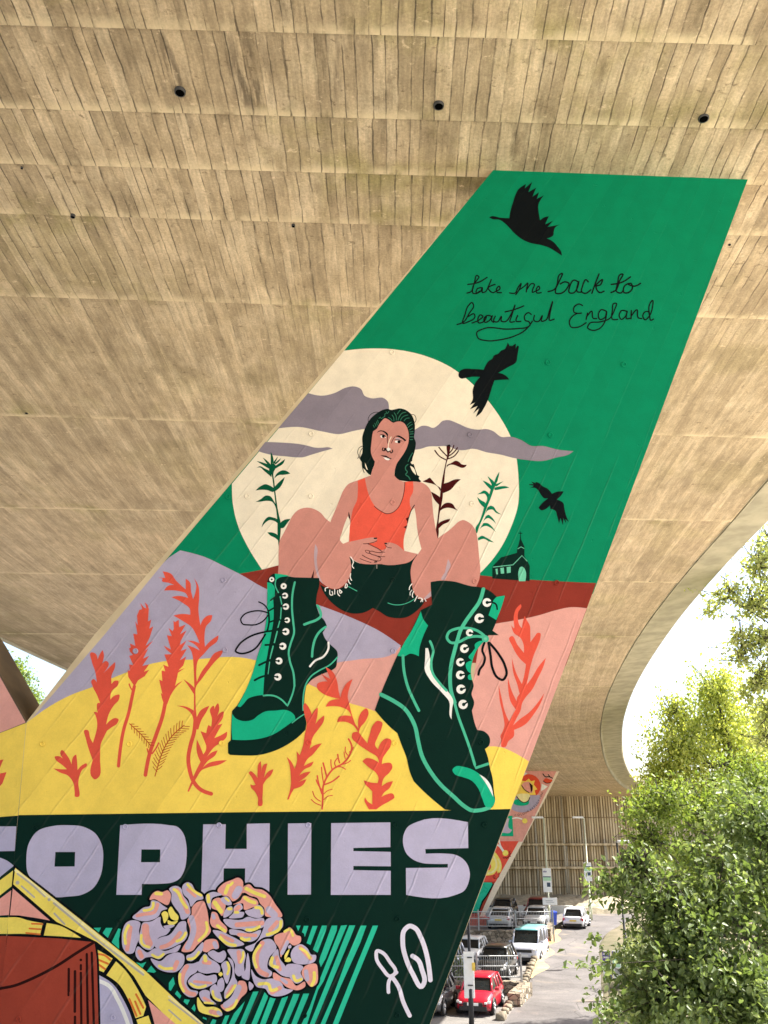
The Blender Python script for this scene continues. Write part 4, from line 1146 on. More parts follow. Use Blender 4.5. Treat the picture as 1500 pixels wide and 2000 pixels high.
def build_pier():
    base = Vector((fold_x(0), FACE_Y, 0))
    root = empty('painted_pier', base)
    tag(root, 'V-shaped concrete pier painted with a seated woman in boots above the letters SOPHIES', 'bridge pier')
    inv = Matrix.Translation(-base)
    def keep(o): o.matrix_parent_inverse = inv; return o
    # body: right half in the face plane, left half folded back, both 0.46 m thick
    e0, e1 = to_face(968, 328), to_face(660, 690)
    up = lambda a, b, z: a + (b - a) * ((z - a.z) / (b.z - a.z))
    rt, rb = to_face(1462, 348), to_face(840, 2000)
    top = soffit_z(2.5, 8) + .35
    right = [up(e1, e0, top), e0, e1, to_face(307, 1100), to_face(184, 1240), to_face(51, 1411), Vector((fold_x(0), FACE_Y, 0)), Vector((-1.6, FACE_Y, 0)),
             Vector((-1.5, FACE_Y, EYE - 5.5)), rb, rt, up(rb, rt, top)]
    left = []
    ca, sa = math.cos(2 * LEFT_YAW), math.sin(2 * LEFT_YAW)
    for p in right:
        fx = fold_x(p.z); w = p.x - fx
        left.append(Vector((fx - w * math.cos(LEFT_YAW), FACE_Y + w * math.sin(LEFT_YAW), p.z)))
    mb = MB()
    for ring, back in ((right, Vector((0, .46, 0))), (left, -LEFT_N * .46)):
        n = len(ring)
        vs = [p for p in ring] + [p + back for p in ring]
        fs = [tuple(range(n)), tuple(range(2 * n - 1, n - 1, -1))] + [(i, (i + 1) % n, n + (i + 1) % n, n + i) for i in range(n)]
        mb.add(vs, fs)
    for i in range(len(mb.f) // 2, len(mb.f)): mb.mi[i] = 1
    keep(mb.build('pier_body', [M_PIERCONC, simple('shaded_concrete', srgb(92, 76, 56), .9, var=.3, scale=2)], root))  # left half darkened in colour to stand for the shade under the deck
    # painted ground colours
    bg = Decal(to_face, .0010, .00012)
    for k, w, c, p in parse(BACKGROUND): bg.shape(k, w, c, p)
    mural = keep(bg.build('mural', root))
    lf = Decal(to_left, .0006, .00012)
    for k, w, c, p in parse(LEFTFACE): lf.shape(k, w, c, p)
    keep(lf.build('mural_return_face', root))
    # painted figures, each a film of its own on the mural
    cur, name, lift = None, None, .007
    def done():
        if cur: o = cur.build(name, mural); o.matrix_parent_inverse = Matrix.Identity(4)
    for k, w, c, p in parse(MOTIFS):
        if k == '@':
            done(); name = w; cur = Decal(to_face, .0024)
            if w in ('painted_woman',): cur = Decal(to_face, .0028, .00002)
            if w == 'painted_boot': cur = Decal(to_face, .0050, .00002)
            if w == 'painted_flower': cur = Decal(to_face, .0022)
            if w == 'painted_bird': cur = Decal(to_face, .0038)
            continue
        if name == 'painted_flower' and p[0][0] > 500 and p[0][0] < 720: cur.lift = max(cur.lift, .0068)
        cur.shape(k, w, c, p)
    done()
    # roses: black outline, flat petals, then the blended strokes
    sp, items, allr = None, [], []
    for ln in ROSES.strip().splitlines():
        if ln[0] == '@': sp = ln.split()[1]; items = []; allr.append((sp, items)); continue
        items.append(ln)
    for sp, items in allr:
        D = Decal(to_face, .016, 0.0)
        k = SPACES[sp][2]
        sh = []
        for ln in items:
            seg = [s.strip() for s in ln.split('|')]
            sh.append((seg[0][0], points(sp, seg[0][1:]), [(s[0], float(s[1:].split()[0]) / k, points(sp, s.split(' ', 1)[1])) for s in seg[1:]]))
        for i, (c, p, ex) in enumerate(sh):
            D.lift = .0046 + i * .00004
            ring = outline(p, True)
            D.stroke(ring + ring[:2], 8.5, 'ink')
            D.lift = .0056 + i * .00004
            D.poly(ring, {'L': 'petal', 'P': 'pinkpetal', 'Y': 'petalyellow'}[c])
            for j, (cc, w, q) in enumerate(ex):
                D.lift = .0066 + j * .0006 + i * .00001
                D.step = .00002
                D.stroke(centreline(q), w, {'y': 'petalyellow', 'k': 'pinkpetal', 'v': 'petal'}[cc])
                D.step = 0.0
        D.build('painted_rose', mural)
    # formwork tie holes: a small raised lip of paint round a dimple
    D, cols = MB(), []
    for t in HOLES.split():
        u, v, c = t.split(','); u, v = float(u), float(v)
        if c not in cols: cols.append(c)
        n, vs = 16, []
        for rr, l in ((.4, .0086), (2.6, .0086), (3.4, .0150), (4.4, .0158), (5.6, .0086)):
            vs += [to_face(u + rr * math.cos(6.2832 * k / n), v + rr * math.sin(6.2832 * k / n), l) for k in range(n)]
        D.add(vs, [(i * n + k, i * n + (k + 1) % n, (i + 1) * n + (k + 1) % n, (i + 1) * n + k) for i in range(4) for k in range(n)] + [tuple(range(n))], cols.index(c), False)
    o = D.build('tie_holes', [paint(c) for c in cols], mural)
    return root, mural
PIER, MURAL = build_pier()
# ---------------------------------------------------------------- the second pier, by the car park
FAR_Y = 76.0
def to_far(u, v, lift=0.0):
    d = ray(u, v); t = FAR_Y / d.y
    return Vector((d.x * t, FAR_Y - lift, d.z * t + EYE))
SPACES['d'] = (930, 1490, 8.333); SPACES['e'] = (900, 1660, 8.333)
FAR_BG = '''
g pinkhill a:1010,1498 1090,1498 1086,1508 1020,1644 940,1644 960,1600
g coralbright a:930,1643 1013,1643 967,1724 955,1730 920,1730
g brown a:880,1722 967,1722 938,1787 930,1796 880,1796
'''
FAR_ART = '''
@painted_sunburst
d195 sunred d:855,380
p lavender d:560,535c 1045,525c 1010,660 930,750 810,800 690,800 590,760 540,660
g yellow d:855,255 890,300 955,285 935,350 995,430 950,450 970,520 560,540 560,400 650,390 680,370 710,330 740,290 800,300
p bootgreen d:595,640 640,600 700,590 860,630 850,670 780,695 690,695 620,670
p pinkpetal d:740,360 790,315 860,310 920,390 900,490 850,470 770,420
g umber d:860,320 920,370 915,440 890,490 880,400
l14 umber d:740,370 790,440 860,485
p framecream d:660,520 760,500 870,520 850,610 780,645 700,600
l14 umber d:660,550 720,620 770,645 850,610 870,560
@painted_strawberry
p sunred d:1090,300 1130,250 1200,270 1240,280 1215,320 1150,330
l16 dark d:1085,180 1140,230 1165,225 1240,250
l14 dark d:1170,190 1200,230
l12 umber d:1090,295 1130,325 1210,322
@painted_star
g white d:780,150 835,170 780,210 740,215
@painted_star
g white d:1065,340 1165,385 1095,440 1055,455
@painted_card
g bootgreen d:480,865 590,860 605,1195 360,1195 420,1010
p petal d:470,910c 540,905c 520,1000 530,1060 585,1090c 540,1140 460,1140 385,1125c
l22 white d:595,905 660,893 740,915
d42 petalyellow d:790,945
@painted_bulb
l28 white e:500,-100 600,-80 690,30
l24 white e:620,-170 640,-80 700,20
d48 petalyellow e:725,50
l12 maroon e:690,120 700,135 725,118 740,140 755,120 770,135 772,105 808,105 785,80 815,60 785,45 800,20
@painted_swirl
p petalyellow e:520,0c 600,90 655,200 665,280 640,360 600,380 590,340 540,390 460,415 385,410c 420,330c 460,330 490,290 470,200c 500,100
l30 framecream e:520,90 570,180 575,270 540,340 450,380
l18 framecream e:610,150 640,240 620,330
l9 maroon e:615,370 620,430 570,465 525,450 540,410 555,430 540,470
@painted_panel
g teal e:325,525 505,530 515,560 470,640 410,740 340,830 300,960 290,1025 132,1020 250,700
g dark e:510,545 540,555 495,640 440,740 375,830 340,900 320,960 305,1010 300,1030 140,1032 140,1020 290,1020 300,950 340,830 410,740 470,640 515,560
l10 bootgreen e:300,615 370,560 390,610 435,640 400,690 380,655 340,695 250,700
l10 bootgreen e:200,860 250,880 265,940 285,960 230,985 205,955 160,990
'''
M_TRIM = simple('pier_trim_cream', srgb(236, 220, 196), .7, var=.06)
def build_far_pier():
    a, b = to_far(1093, 1506), to_far(942, 1797)
    fold = to_far(905, 1500).x
    root = empty('painted_pier', (fold + .4, FAR_Y, 1.4))
    inv = Matrix.Translation(-root.location)
    tag(root, 'distant pink and coral painted pier beside the parked cars, lettered COLOUR EXPLOTION', 'bridge pier')
    def keep(o): o.matrix_parent_inverse = inv; return o
    zt, z0 = a.z + .6, 1.2
    mid = lambda z: b.x + (a.x - b.x) * (z - b.z) / (a.z - b.z)
    right = [(mid(zt) - 5.2, zt), (fold, 8.5), (fold, z0), (b.x - .1, z0), (b.x, b.z), (mid(zt), zt)]
    mb = MB()
    for s in (1, -1):
        ring = [Vector((fold + s * (x - fold), FAR_Y, z)) for x, z in right]
        n = len(ring)
        mb.add(ring + [p + Vector((0, .8, 0)) for p in ring], [tuple(range(n)), tuple(range(2 * n - 1, n - 1, -1))] + [(i, (i + 1) % n, n + (i + 1) % n, n + i) for i in range(n)])
    keep(mb.build('pier_body', [M_TRIM], root))
    D = Decal(to_far, .02, .004)
    for k, w, c, p in parse(FAR_BG): D.shape(k, w, c, p)
    mural = keep(D.build('mural', root))
    cur = None
    for k, w, c, p in parse(FAR_ART) + [('@', '', None, None)]:
        if k == '@':
            if cur: cur.build(name, mural)
            name, cur = w, Decal(to_far, .045, .004)
            continue
        cur.shape(k, w, c, p)
    # the words along the rim of the sunburst and beside the card
    def word(txt, place, size, col):
        D = None
        cu = bpy.data.curves.new('words', 'FONT'); cu.body = 'X'
        mbw = MB()
        for ch, (u, v, ang) in zip(txt, place):
            if ch == ' ': continue
            cu.body = ch; cu.size = size; cu.align_x = 'CENTER'
            ob = bpy.data.objects.new('tmp', cu); COL.objects.link(ob)
            bpy.context.view_layer.update()
            me = bpy.data.meshes.new_from_object(ob.evaluated_get(bpy.context.evaluated_depsgraph_get()))
            bpy.data.objects.remove(ob)
            c, s = math.cos(ang), math.sin(ang)
            mbw.add([to_far(u + (x.co.x * c - x.co.y * -s * -1) , v - (x.co.x * s + x.co.y * c), .09) for x in me.vertices], [list(p.vertices) for p in me.polygons])
        o = mbw.build('painted_words', paint(col), mural, fix=False)
    txt = 'COLOUR EXPLOTION!'
    pl = []
    arc = [(640, 868), (690, 862), (735, 855), (775, 842), (815, 822), (850, 803), (870, 790), (895, 775), (925, 752), (955, 722), (985, 692), (1010, 660), (1032, 622), (1050, 582), (1067, 545), (1080, 512), (1090, 488)]
    for i, (x, y) in enumerate(arc):
        p, q = arc[max(0, i - 1)], arc[min(len(arc) - 1, i + 1)]
        pl.append((930 + x / 8.333, 1490 + y / 8.333, math.atan2(-(q[1] - p[1]), q[0] - p[0])))
    word(txt, pl, 5.6, 'umber')
    # red-painted foot
    mb = MB(); mb.box(fold - 1.4, b.x + .28, FAR_Y - .35, FAR_Y + 1.1, z0 - .6, z0 + .55)
    mb.box(fold - 1.45, b.x + .33, FAR_Y - .4, FAR_Y + 1.15, z0 + .55, z0 + .65)
    for i in range(10):
        x = fold - 1.3 + i * (b.x + 1.3 - fold) / 9
        mb.box(x - .03, x + .03, FAR_Y - .39, FAR_Y - .35, z0 - .5, z0 + .5)
    keep(mb.build('plinth', simple('plinth_red', srgb(214, 116, 100), .7), root))
build_far_pier()
# ---------------------------------------------------------------- ground, car park terraces, path
def ground_mat(name, cols, scale, rough=.95, bump=.3, patch=None, spots=False):
    B = NB(name)
    pos = B.n('ShaderNodeNewGeometry').outputs['Position']
    a = B.noise(pos, scale, 6, .65); b = B.noise(pos, scale * .12, 4, .6); f = B.noise(pos, scale * 14, 3, .7)
    c = B.ramp(B.math('ADD', B.math('MULTIPLY', a, .55), B.math('MULTIPLY', b, .45)), [(.32, cols[0]), (.5, cols[1]), (.68, cols[2])])
    c = B.scalec(c, B.rng(f, .25, .75, .8, 1.2))
    if spots:
        vo = B.n('ShaderNodeTexVoronoi', feature='F1'); B.set(vo.inputs['Vector'], pos); vo.inputs['Scale'].default_value = .28
        c = B.scalec(c, B.rng(B.sep(vo.outputs['Color'])[0], 0, 1, .84, 1.12))
        c = B.mix(B.rng(B.noise(pos, 1.9, 4, .6), .62, .74, 0, .55), c, (.04, .037, .034, 1))
        ve = B.n('ShaderNodeTexVoronoi', feature='DISTANCE_TO_EDGE'); B.set(ve.inputs['Vector'], pos); ve.inputs['Scale'].default_value = .33
        c = B.mix(B.rng(ve.outputs['Distance'], .012, .0, 0, .7), c, (.03, .028, .026, 1))
    if patch:
        c = B.mix(B.rng(B.noise(pos, patch[1], 5, .6), patch[2], patch[2] + .12, 0, .85), c, patch[0])
    return B.fin(c, rough, B.bump(f, bump, .02))
M_BOUNCE_GRAVEL = ground_mat('bounce_ground', [(.30, .275, .23, 1), (.44, .41, .35, 1), (.54, .51, .44, 1)], 1.2)  # kept pale so the mostly hidden ground bounces light under the deck
M_ASPHALT = ground_mat('car_park_asphalt', [(.13, .12, .115, 1), (.18, .17, .158, 1), (.23, .215, .20, 1)], .8, spots=True)
M_PATH = ground_mat('path_asphalt', [(.085, .079, .078, 1), (.13, .12, .117, 1), (.17, .158, .15, 1)], .7, patch=((.22, .18, .14, 1), .35, .58), spots=True)
M_BOUNCE_PAVE = ground_mat('bounce_paving', [(.38, .35, .30, 1), (.46, .43, .37, 1), (.54, .51, .45, 1)], 1.0)  # surface added to the unseen embankment, pale to light pier and soffit
M_BANK = ground_mat('bank_soil_grass', [(.07, .085, .03, 1), (.16, .14, .08, 1), (.25, .21, .14, 1)], 1.0)
M_SCRUB = ground_mat('scrub_bank', [(.16, .14, .09, 1), (.30, .26, .18, 1), (.44, .39, .29, 1)], 2.2, bump=.8)

mb = MB()
mb.add([(-700, -700, 0), (700, -700, 0), (700, 900, 0), (-700, 900, 0)], [(0, 1, 2, 3)])
tag(mb.build('ground', M_BOUNCE_GRAVEL), kind='structure')
# unseen embankment under the viewpoint, surfaced pale to bounce light upwards
mb = MB(); vs, fs = [], []
prof = [(-60, 5.9), (-6, 5.95), (2.2, 5.95), (3.0, 5.8), (5.0, 4.6), (9.0, 2.2), (12.5, .5), (14.0, -.1)]
for i, x in enumerate(np.linspace(-60, 60, 41)):
    for y, z in prof:
        vs.append((x, y + math.sin(x * .31) * .35, z + .12 * math.sin(x * .7 + y)))
for i in range(40):
    for k in range(len(prof) - 1):
        q = i * len(prof) + k; fs.append((q, q + len(prof), q + len(prof) + 1, q + 1))
mb.add(vs, fs, 0, True)
tag(mb.build('unseen_embankment', M_BOUNCE_PAVE), kind='structure')

PATH_L = [(3.6, 37), (5.55, 44.9), (8.3, 55.5), (11.1, 67.5), (12.6, 72.5), (14.6, 79), (18.5, 90), (24, 102)]
PATH_R = [(7.6, 37), (9.9, 44.9), (12.3, 55.5), (15.0, 67.5), (16.6, 72.5), (19.5, 79), (24, 90), (30, 102)]
def path_z(y): return max(0.012, .95 * min(1, max(0, (y - 52) / 24)) + .012)
def lerp_path(P, y):
    for (x0, y0), (x1, y1) in zip(P, P[1:]):
        if y <= y1: return x0 + (x1 - x0) * (y - y0) / (y1 - y0)
    return P[-1][0]
mb = MB(); vs, fs = [], []
ys = np.arange(37, 102.1, 1.0)
for y in ys:
    for k in range(5):
        t = k / 4
        vs.append((lerp_path(PATH_L, y) * (1 - t) + lerp_path(PATH_R, y) * t, y, path_z(y)))
for i in range(len(ys) - 1):
    for k in range(4):
        q = i * 5 + k; fs.append((q, q + 1, q + 6, q + 5))
mb.add(vs, fs)
tag(mb.build('path', M_PATH), kind='structure')
# bare orange earth worn along the left side of the path
mb = MB(); vs, fs = [], []
yy = np.arange(56, 76.1, .2)
for i, y in enumerate(yy):
    w = (.35 + .55 * math.sin(i * .11) ** 2) * min(1, (y - 55.5) / 4, (76.6 - y) / 3) + .05
    x = lerp_path(PATH_L, y)
    vs += [(x - .05, y, path_z(y) + .008), (x + w, y, path_z(y) + .005)]
for i in range(len(yy) - 1): fs.append((2 * i, 2 * i + 1, 2 * i + 3, 2 * i + 2))
mb.add(vs, fs); tag(mb.build('bare_earth', ground_mat('bare_earth', [(.26, .18, .09, 1), (.40, .27, .13, 1), (.46, .36, .22, 1)], 2.0)), kind='structure')
# verge on the right of the path, raised ground that carries the shrubs
mb = MB(); vs, fs = [], []
for y in ys:
    x = lerp_path(PATH_R, y)
    for dx, dz in ((0, -.02), (.25, .14), (3, .5), (9, 1.3), (40, 1.6)):
        vs.append((x + dx, y, path_z(y) + dz + .05 * math.sin(y * 1.3 + dx)))
for i in range(len(ys) - 1):
    for k in range(4):
        q = i * 5 + k; fs.append((q, q + 1, q + 6, q + 5))
mb.add(vs, fs, 0, True)
tag(mb.build('verge', M_BANK), kind='structure')
# car park, three levels
mb = MB(); mb.add([(-30, 33, .006), (5.6, 33, .006), (5.9, 46, .006), (6.9, 51.2, .006), (-30, 51.2, .006)], [(0, 1, 2, 3, 4)])
tag(mb.build('car_park', M_ASPHALT), kind='structure')
mb = MB(); mb.box(-30, 7.3, 51.6, 69.2, -.3, .10)
mb.add([(7.3, 51.6, .10), (7.3, 69.2, .10), (10.9, 69.2, .10), (7.6, 54.0, .10)], [(0, 3, 2, 1)])
tag(mb.build('middle_terrace', M_ASPHALT), kind='structure')
mb = MB(); mb.box(-30, 11.4, 69.6, 92, -.3, 1.21)
mb.add([(11.4, 69.6, 1.20), (11.4, 92, 1.20), (19.2, 92, 1.20), (14.6, 79.2, 1.20), (12.3, 72.2, 1.20)], [(0, 4, 3, 2, 1)])
tag(mb.build('upper_terrace', M_ASPHALT), kind='structure')
# scrub bank at the foot of the abutment
mb = MB(); vs, fs = [], []
rn = random.Random(3)
NX, NY = 120, 14
for j in range(NY):
    for i in range(NX):
        x = -30 + i * .75; t = j / (NY - 1); y = 90 + t * 16.2
        vs.append((x, y, (-.2 if j == 0 else 1.25 + .5 * t ** .8) + (rn.random() - .5) * .35 * (0 if j == 0 else 1)))
for j in range(NY - 1):
    for i in range(NX - 1):
        q = j * NX + i; fs.append((q, q + 1, q + NX + 1, q + NX))
mb.add(vs, fs)
tag(mb.build('scrub_bank', M_SCRUB), kind='structure')

# ---------------------------------------------------------------- rubble walls, kerb stones, railings
def stone_mat():
    B = NB('rubble_stone')
    pos = B.n('ShaderNodeNewGeometry').outputs['Position']
    sc = B.n('ShaderNodeVectorMath', operation='MULTIPLY'); B.set(sc.inputs[0], pos); sc.inputs[1].default_value = (1, 1, 1.5)
    vo = B.n('ShaderNodeTexVoronoi', feature='F1'); B.set(vo.inputs['Vector'], sc.outputs[0]); vo.inputs['Scale'].default_value = 3.0
    ve = B.n('ShaderNodeTexVoronoi', feature='DISTANCE_TO_EDGE'); B.set(ve.inputs['Vector'], sc.outputs[0]); ve.inputs['Scale'].default_value = 3.0
    r = B.sep(vo.outputs['Color'])[0]
    nz = B.noise(pos, 14, 5)
    c = B.ramp(B.math('ADD', B.math('MULTIPLY', r, .7), B.math('MULTIPLY', nz, .3)), [(.15, (.15, .12, .085, 1)), (.5, (.29, .24, .17, 1)), (.85, (.42, .35, .26, 1))])
    g = B.rng(ve.outputs['Distance'], 0, .08, 0, 1)
    c = B.mix(g, (.05, .04, .03, 1), c)
    return B.fin(c, .9, B.bump(g, .8, .05))
M_STONE = stone_mat()
def rough_wall(name, p0, p1, z0, z1, th, label):
    """rubble wall with an uneven face and top"""
    a, b = Vector((*p0, 0)), Vector((*p1, 0)); L = (b - a).length
    d = (b - a) / L; n = Vector((d.y, -d.x, 0))
    nu, nz = max(3, int(L / .22)), max(3, int((z1 - z0) / .2))
    rn = random.Random(int(abs(p0[0] * 37 + p0[1] * 11))); vs, fs = [], []
    for s in (1, -1):
        for i in range(nu + 1):
            for k in range(nz + 1):
                p = a + d * L * i / nu + n * s * (th / 2 + (rn.random() - .5) * .09)
                vs.append((p.x, p.y, z0 + (z1 - z0) * k / nz + (rn.random() - .5) * (.08 if k else 0)))
    m = nz + 1; off = (nu + 1) * m
    for i in range(nu):
        for k in range(nz):
            q = i * m + k
            fs.append((q, q + m, q + m + 1, q + 1)); fs.append((off + q, off + q + 1, off + q + m + 1, off + q + m))
        t = i * m + nz
        fs.append((t, t + m, off + t + m, off + t))
    for i in (0, nu):
        for k in range(nz):
            q = i * m + k; fs.append((q, q + 1, off + q + 1, off + q))
    mb = MB(); mb.add(vs, fs)
    return tag(mb.build(name, M_STONE), label, 'wall')
rough_wall('rubble_wall', (-28, 51.4), (7.25, 51.4), -.1, .62, .45, 'low rubble stone wall behind the red car')
rough_wall('rubble_wall', (-28, 69.4), (11.7, 69.4), .0, 1.45, .5, 'taller rubble stone wall behind the white van with a teal roof')
rough_wall('rubble_wall', (11.8, 69.6), (13.3, 76.5), .2, 1.5, .5, 'short rubble wall beside the top of the path')
rough_wall('rubble_wall', (6.3, 47.8), (7.4, 51.2), -.1, .58, .6, 'stub of rubble wall at the right side of the red car')

M_KERB = simple('kerb_stone', (.21, .175, .125, 1), .9, var=.35, scale=5, bump=.5)
def kerb_block(seed):
    bm = bmesh.new(); rn = random.Random(seed)
    bmesh.ops.create_cube(bm, size=1)
    bmesh.ops.subdivide_edges(bm, edges=bm.edges[:], cuts=2, use_grid_fill=True)
    for v in bm.verts:
        r = v.co.copy()
        v.co = Vector((r.x * .40, r.y * .50, (r.z + .5) * .32))
        k = sum(abs(c) > .49 for c in r)
        v.co *= (1, .96, .88, .78)[k]
        v.co += Vector((rn.uniform(-.03, .03), rn.uniform(-.03, .03), rn.uniform(-.03, .03)))
    me = bpy.data.meshes.new('kerb_stone'); bm.to_mesh(me); bm.free()
    me.polygons.foreach_set('use_smooth', [True] * len(me.polygons))
    me.materials.append(M_KERB)
    return me
kerbs = [kerb_block(s) for s in range(4)]
rn = random.Random(8)
y, k = 44.6, 0
while y < 71:
    x = lerp_path(PATH_L, y) - .22
    o = bpy.data.objects.new('kerb_stone', kerbs[k % 4]); COL.objects.link(o)
    o.location = (x, y, path_z(y) - .06); o.rotation_euler = (0, 0, -.28 + rn.uniform(-.2, .2))
    s = rn.uniform(.85, 1.15); o.scale = (s, s, s)
    tag(o, 'rough sandy kerb stone in the row along the left side of the path', 'kerb stone', 'kerb stones along the path')
    y += rn.uniform(.72, 1.0); k += 1

M_GALV = simple('galvanised_steel', (.34, .35, .35, 1), .45, .4, var=.1)
def railing(p0, p1, z, h, label, posts):
    a, b = Vector((*p0, z)), Vector((*p1, z)); L = (b - a).length; d = (b - a) / L
    root = empty('steel_railing', a); root.rotation_euler = (0, 0, math.atan2(d.y, d.x))
    tag(root, label, 'railing')
    mb = MB()
    for hh in (.12, h * .55, h - .04): mb.tube([(0, 0, hh), (L, 0, hh)], .026, 6)
    mb.build('rail', M_GALV, root)
    mb = MB(); n = int(L / .115)
    for i in range(1, n):
        mb.tube([(L * i / n, .03, .10), (L * i / n, .03, h - .03)], .010, 4)
    o = mb.build('bars', M_GALV, root)
    for i in range(posts + 1):
        mb = MB(); x = L * i / posts
        mb.bevel_box(x - .05, x + .05, -.05, .05, -.9, h + .10, .012)
        mb.build('post', M_GALV, root)
railing((-16, 51.25), (7.2, 51.25), .72, 1.15, 'grey steel railing of thin bars between the red car and the black car', 10)
railing((-12, 69.2), (12.2, 69.2), 1.62, 1.10, 'grey steel railing of thin bars along the upper terrace above the van', 9)

mb = MB(); mb.bevel_box(-12, 17.5, 88.0, 88.4, .9, 1.85, .03)
tag(mb.build('low_wall', simple('low_wall_render', (.55, .53, .48, 1), .8, var=.15)), 'low pale wall along the back of the upper terrace below the scrub bank', 'wall')
# ---------------------------------------------------------------- ribbed abutment wall
def rib_mat():
    B = NB('abutment_concrete')
    pos = B.n('ShaderNodeNewGeometry').outputs['Position']
    x, y, z = B.sep(pos)
    a = B.noise(B.comb(B.math('MULTIPLY', x, .9), B.math('MULTIPLY', z, .25), 0.0), 1.4, 6, .65)
    r = B.white(B.math('FLOOR', B.math('DIVIDE', x, .30)))
    c = B.ramp(B.math('ADD', B.math('MULTIPLY', a, .65), B.math('MULTIPLY', r, .35)), [(.3, srgb(156, 138, 108)), (.5, srgb(196, 178, 146)), (.72, srgb(218, 202, 172))])
    st = B.math('MULTIPLY', B.rng(B.noise(B.comb(B.math('MULTIPLY', x, 1.6), B.math('MULTIPLY', z, .10), 4.0), 1.0, 4, .6), .56, .70, 0, .8), B.rng(z, 7.5, 12.0, 0.1, 1))
    c = B.mix(st, c, srgb(92, 62, 36))
    return B.fin(c, .9)
M_RIB = rib_mat()
M_SLOT = simple('abutment_recess', srgb(124, 104, 74), .95, var=.2)  # darker recess colour, bared under the ledges to draw their shadow line
def build_abutment():
    Y0, x0, x1 = 105.9, -26, 48
    root = empty('abutment_wall', (18, Y0, 1.5))
    inv = Matrix.Translation(-root.location)
    tag(root, 'tan ribbed concrete abutment wall with two ledges closing the far end of the bridge', 'wall')
    def keep(o): o.matrix_parent_inverse = inv; return o
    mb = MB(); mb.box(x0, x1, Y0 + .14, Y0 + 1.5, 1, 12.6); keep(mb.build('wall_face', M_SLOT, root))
    mb = MB(); x = x0; rn = random.Random(2)
    while x < x1:
        w = .20 + rn.uniform(-.015, .02)
        for za, zb in ((1.2, 4.42), (4.72, 6.86), (7.16, 12.55)):
            if zb - za > 4:
                mb.box(x, x + w, Y0 + rn.uniform(-.02, .02), Y0 + .16, za, 9.9 + rn.uniform(-.03, .03)); mb.box(x, x + w, Y0 + rn.uniform(-.02, .02), Y0 + .16, 9.96, zb)
            else: mb.box(x, x + w, Y0 + rn.uniform(-.02, .02), Y0 + .16, za, zb)
        x += .30
    keep(mb.build('ribs', M_RIB, root))
    for z in (4.42, 6.86):
        mb = MB(); mb.bevel_box(x0, x1, Y0 - .62, Y0 + .13, z + .06, z + .30, .03); keep(mb.build('ledge', M_RIB, root))
    M_P = simple('downpipe_grey', (.42, .38, .30, 1), .6)
    for u, r, z0_, z1_ in ((1046, .10, 2.2, 12.3), (1100, .12, 2.0, 12.3), (1104, .06, 2.0, 6.9), (1178, .08, 3.2, 7.6), (1181, .06, 3.2, 7.0), (1137, .06, 4.0, 11.0), (1248, .06, 3, 8)):
        d = ray(u, 1640); x = d.x * Y0 / d.y
        mb = MB(); mb.tube([(x, Y0 - .42, z0_), (x, Y0 - .42, z1_)], r, 8); keep(mb.build('downpipe', M_P, root))
    mb = MB()
    for z, x2 in ((5.35, x1), (2.6, x1), (9.93, x1)):
        mb.tube([(x0, Y0 - .10, z), (x2, Y0 - .10, z)], .035, 6)
    keep(mb.build('cable', M_SLOT, root))
    mb = MB(); rn = random.Random(5)
    for i in range(7):
        x = 26.5 + rn.uniform(-.8, 1.6)
        mb.tube([(x, Y0 - .6, 7.2), (x + rn.uniform(-.3, .8), Y0 - .7, 6.5), (x + rn.uniform(-.6, 1.6), Y0 - .6, 5 + rn.uniform(-.8, .8))], .03, 5)
    keep(mb.build('loose_cables', M_P, root))
build_abutment()
# ---------------------------------------------------------------- cars
def car_paint(name, col, metal=.0):
    B = NB('car_paint_' + name)
    pos = B.n('ShaderNodeNewGeometry').outputs['Position']
    nz = B.noise(pos, 3, 4)
    c = B.scalec(col[:3], B.rng(nz, .3, .7, .92, 1.06))
    B.fin(c, .28, None, metal)
    B.b.inputs['Coat Weight'].default_value = .6
    B.b.inputs['Coat Roughness'].default_value = .06
    return B.m
M_GLASS = simple('car_glass', (.012, .015, .016, 1), .06, var=.2, scale=2)
M_TYRE = simple('tyre_rubber', (.02, .02, .02, 1), .85)
M_RIM = simple('wheel_alloy', (.5, .5, .5, 1), .3, .8)
M_TRIMB = simple('black_plastic', (.018, .018, .018, 1), .55)
M_LAMP = simple('headlamp_glass', (.75, .76, .74, 1), .1)
M_TAIL = simple('tail_lamp_red', (.5, .02, .03, 1), .2)
M_PLATEW = simple('plate_white', (.8, .8, .78, 1), .5, var=.02)
M_PLATEY = simple('plate_yellow', (.75, .55, .08, 1), .5, var=.02)

def loft(mb, secs, mi=0, smooth=True):
    """closed cross-sections joined along the car"""
    n, o = len(secs[0]), len(mb.v)
    vs = [p for s in secs for p in s]
    fs = [(i * n + k, i * n + (k + 1) % n, (i + 1) * n + (k + 1) % n, (i + 1) * n + k) for i in range(len(secs) - 1) for k in range(n)]
    fs += [tuple(range(n))[::-1], tuple((len(secs) - 1) * n + k for k in range(n))]
    mb.add(vs, fs, mi, smooth)

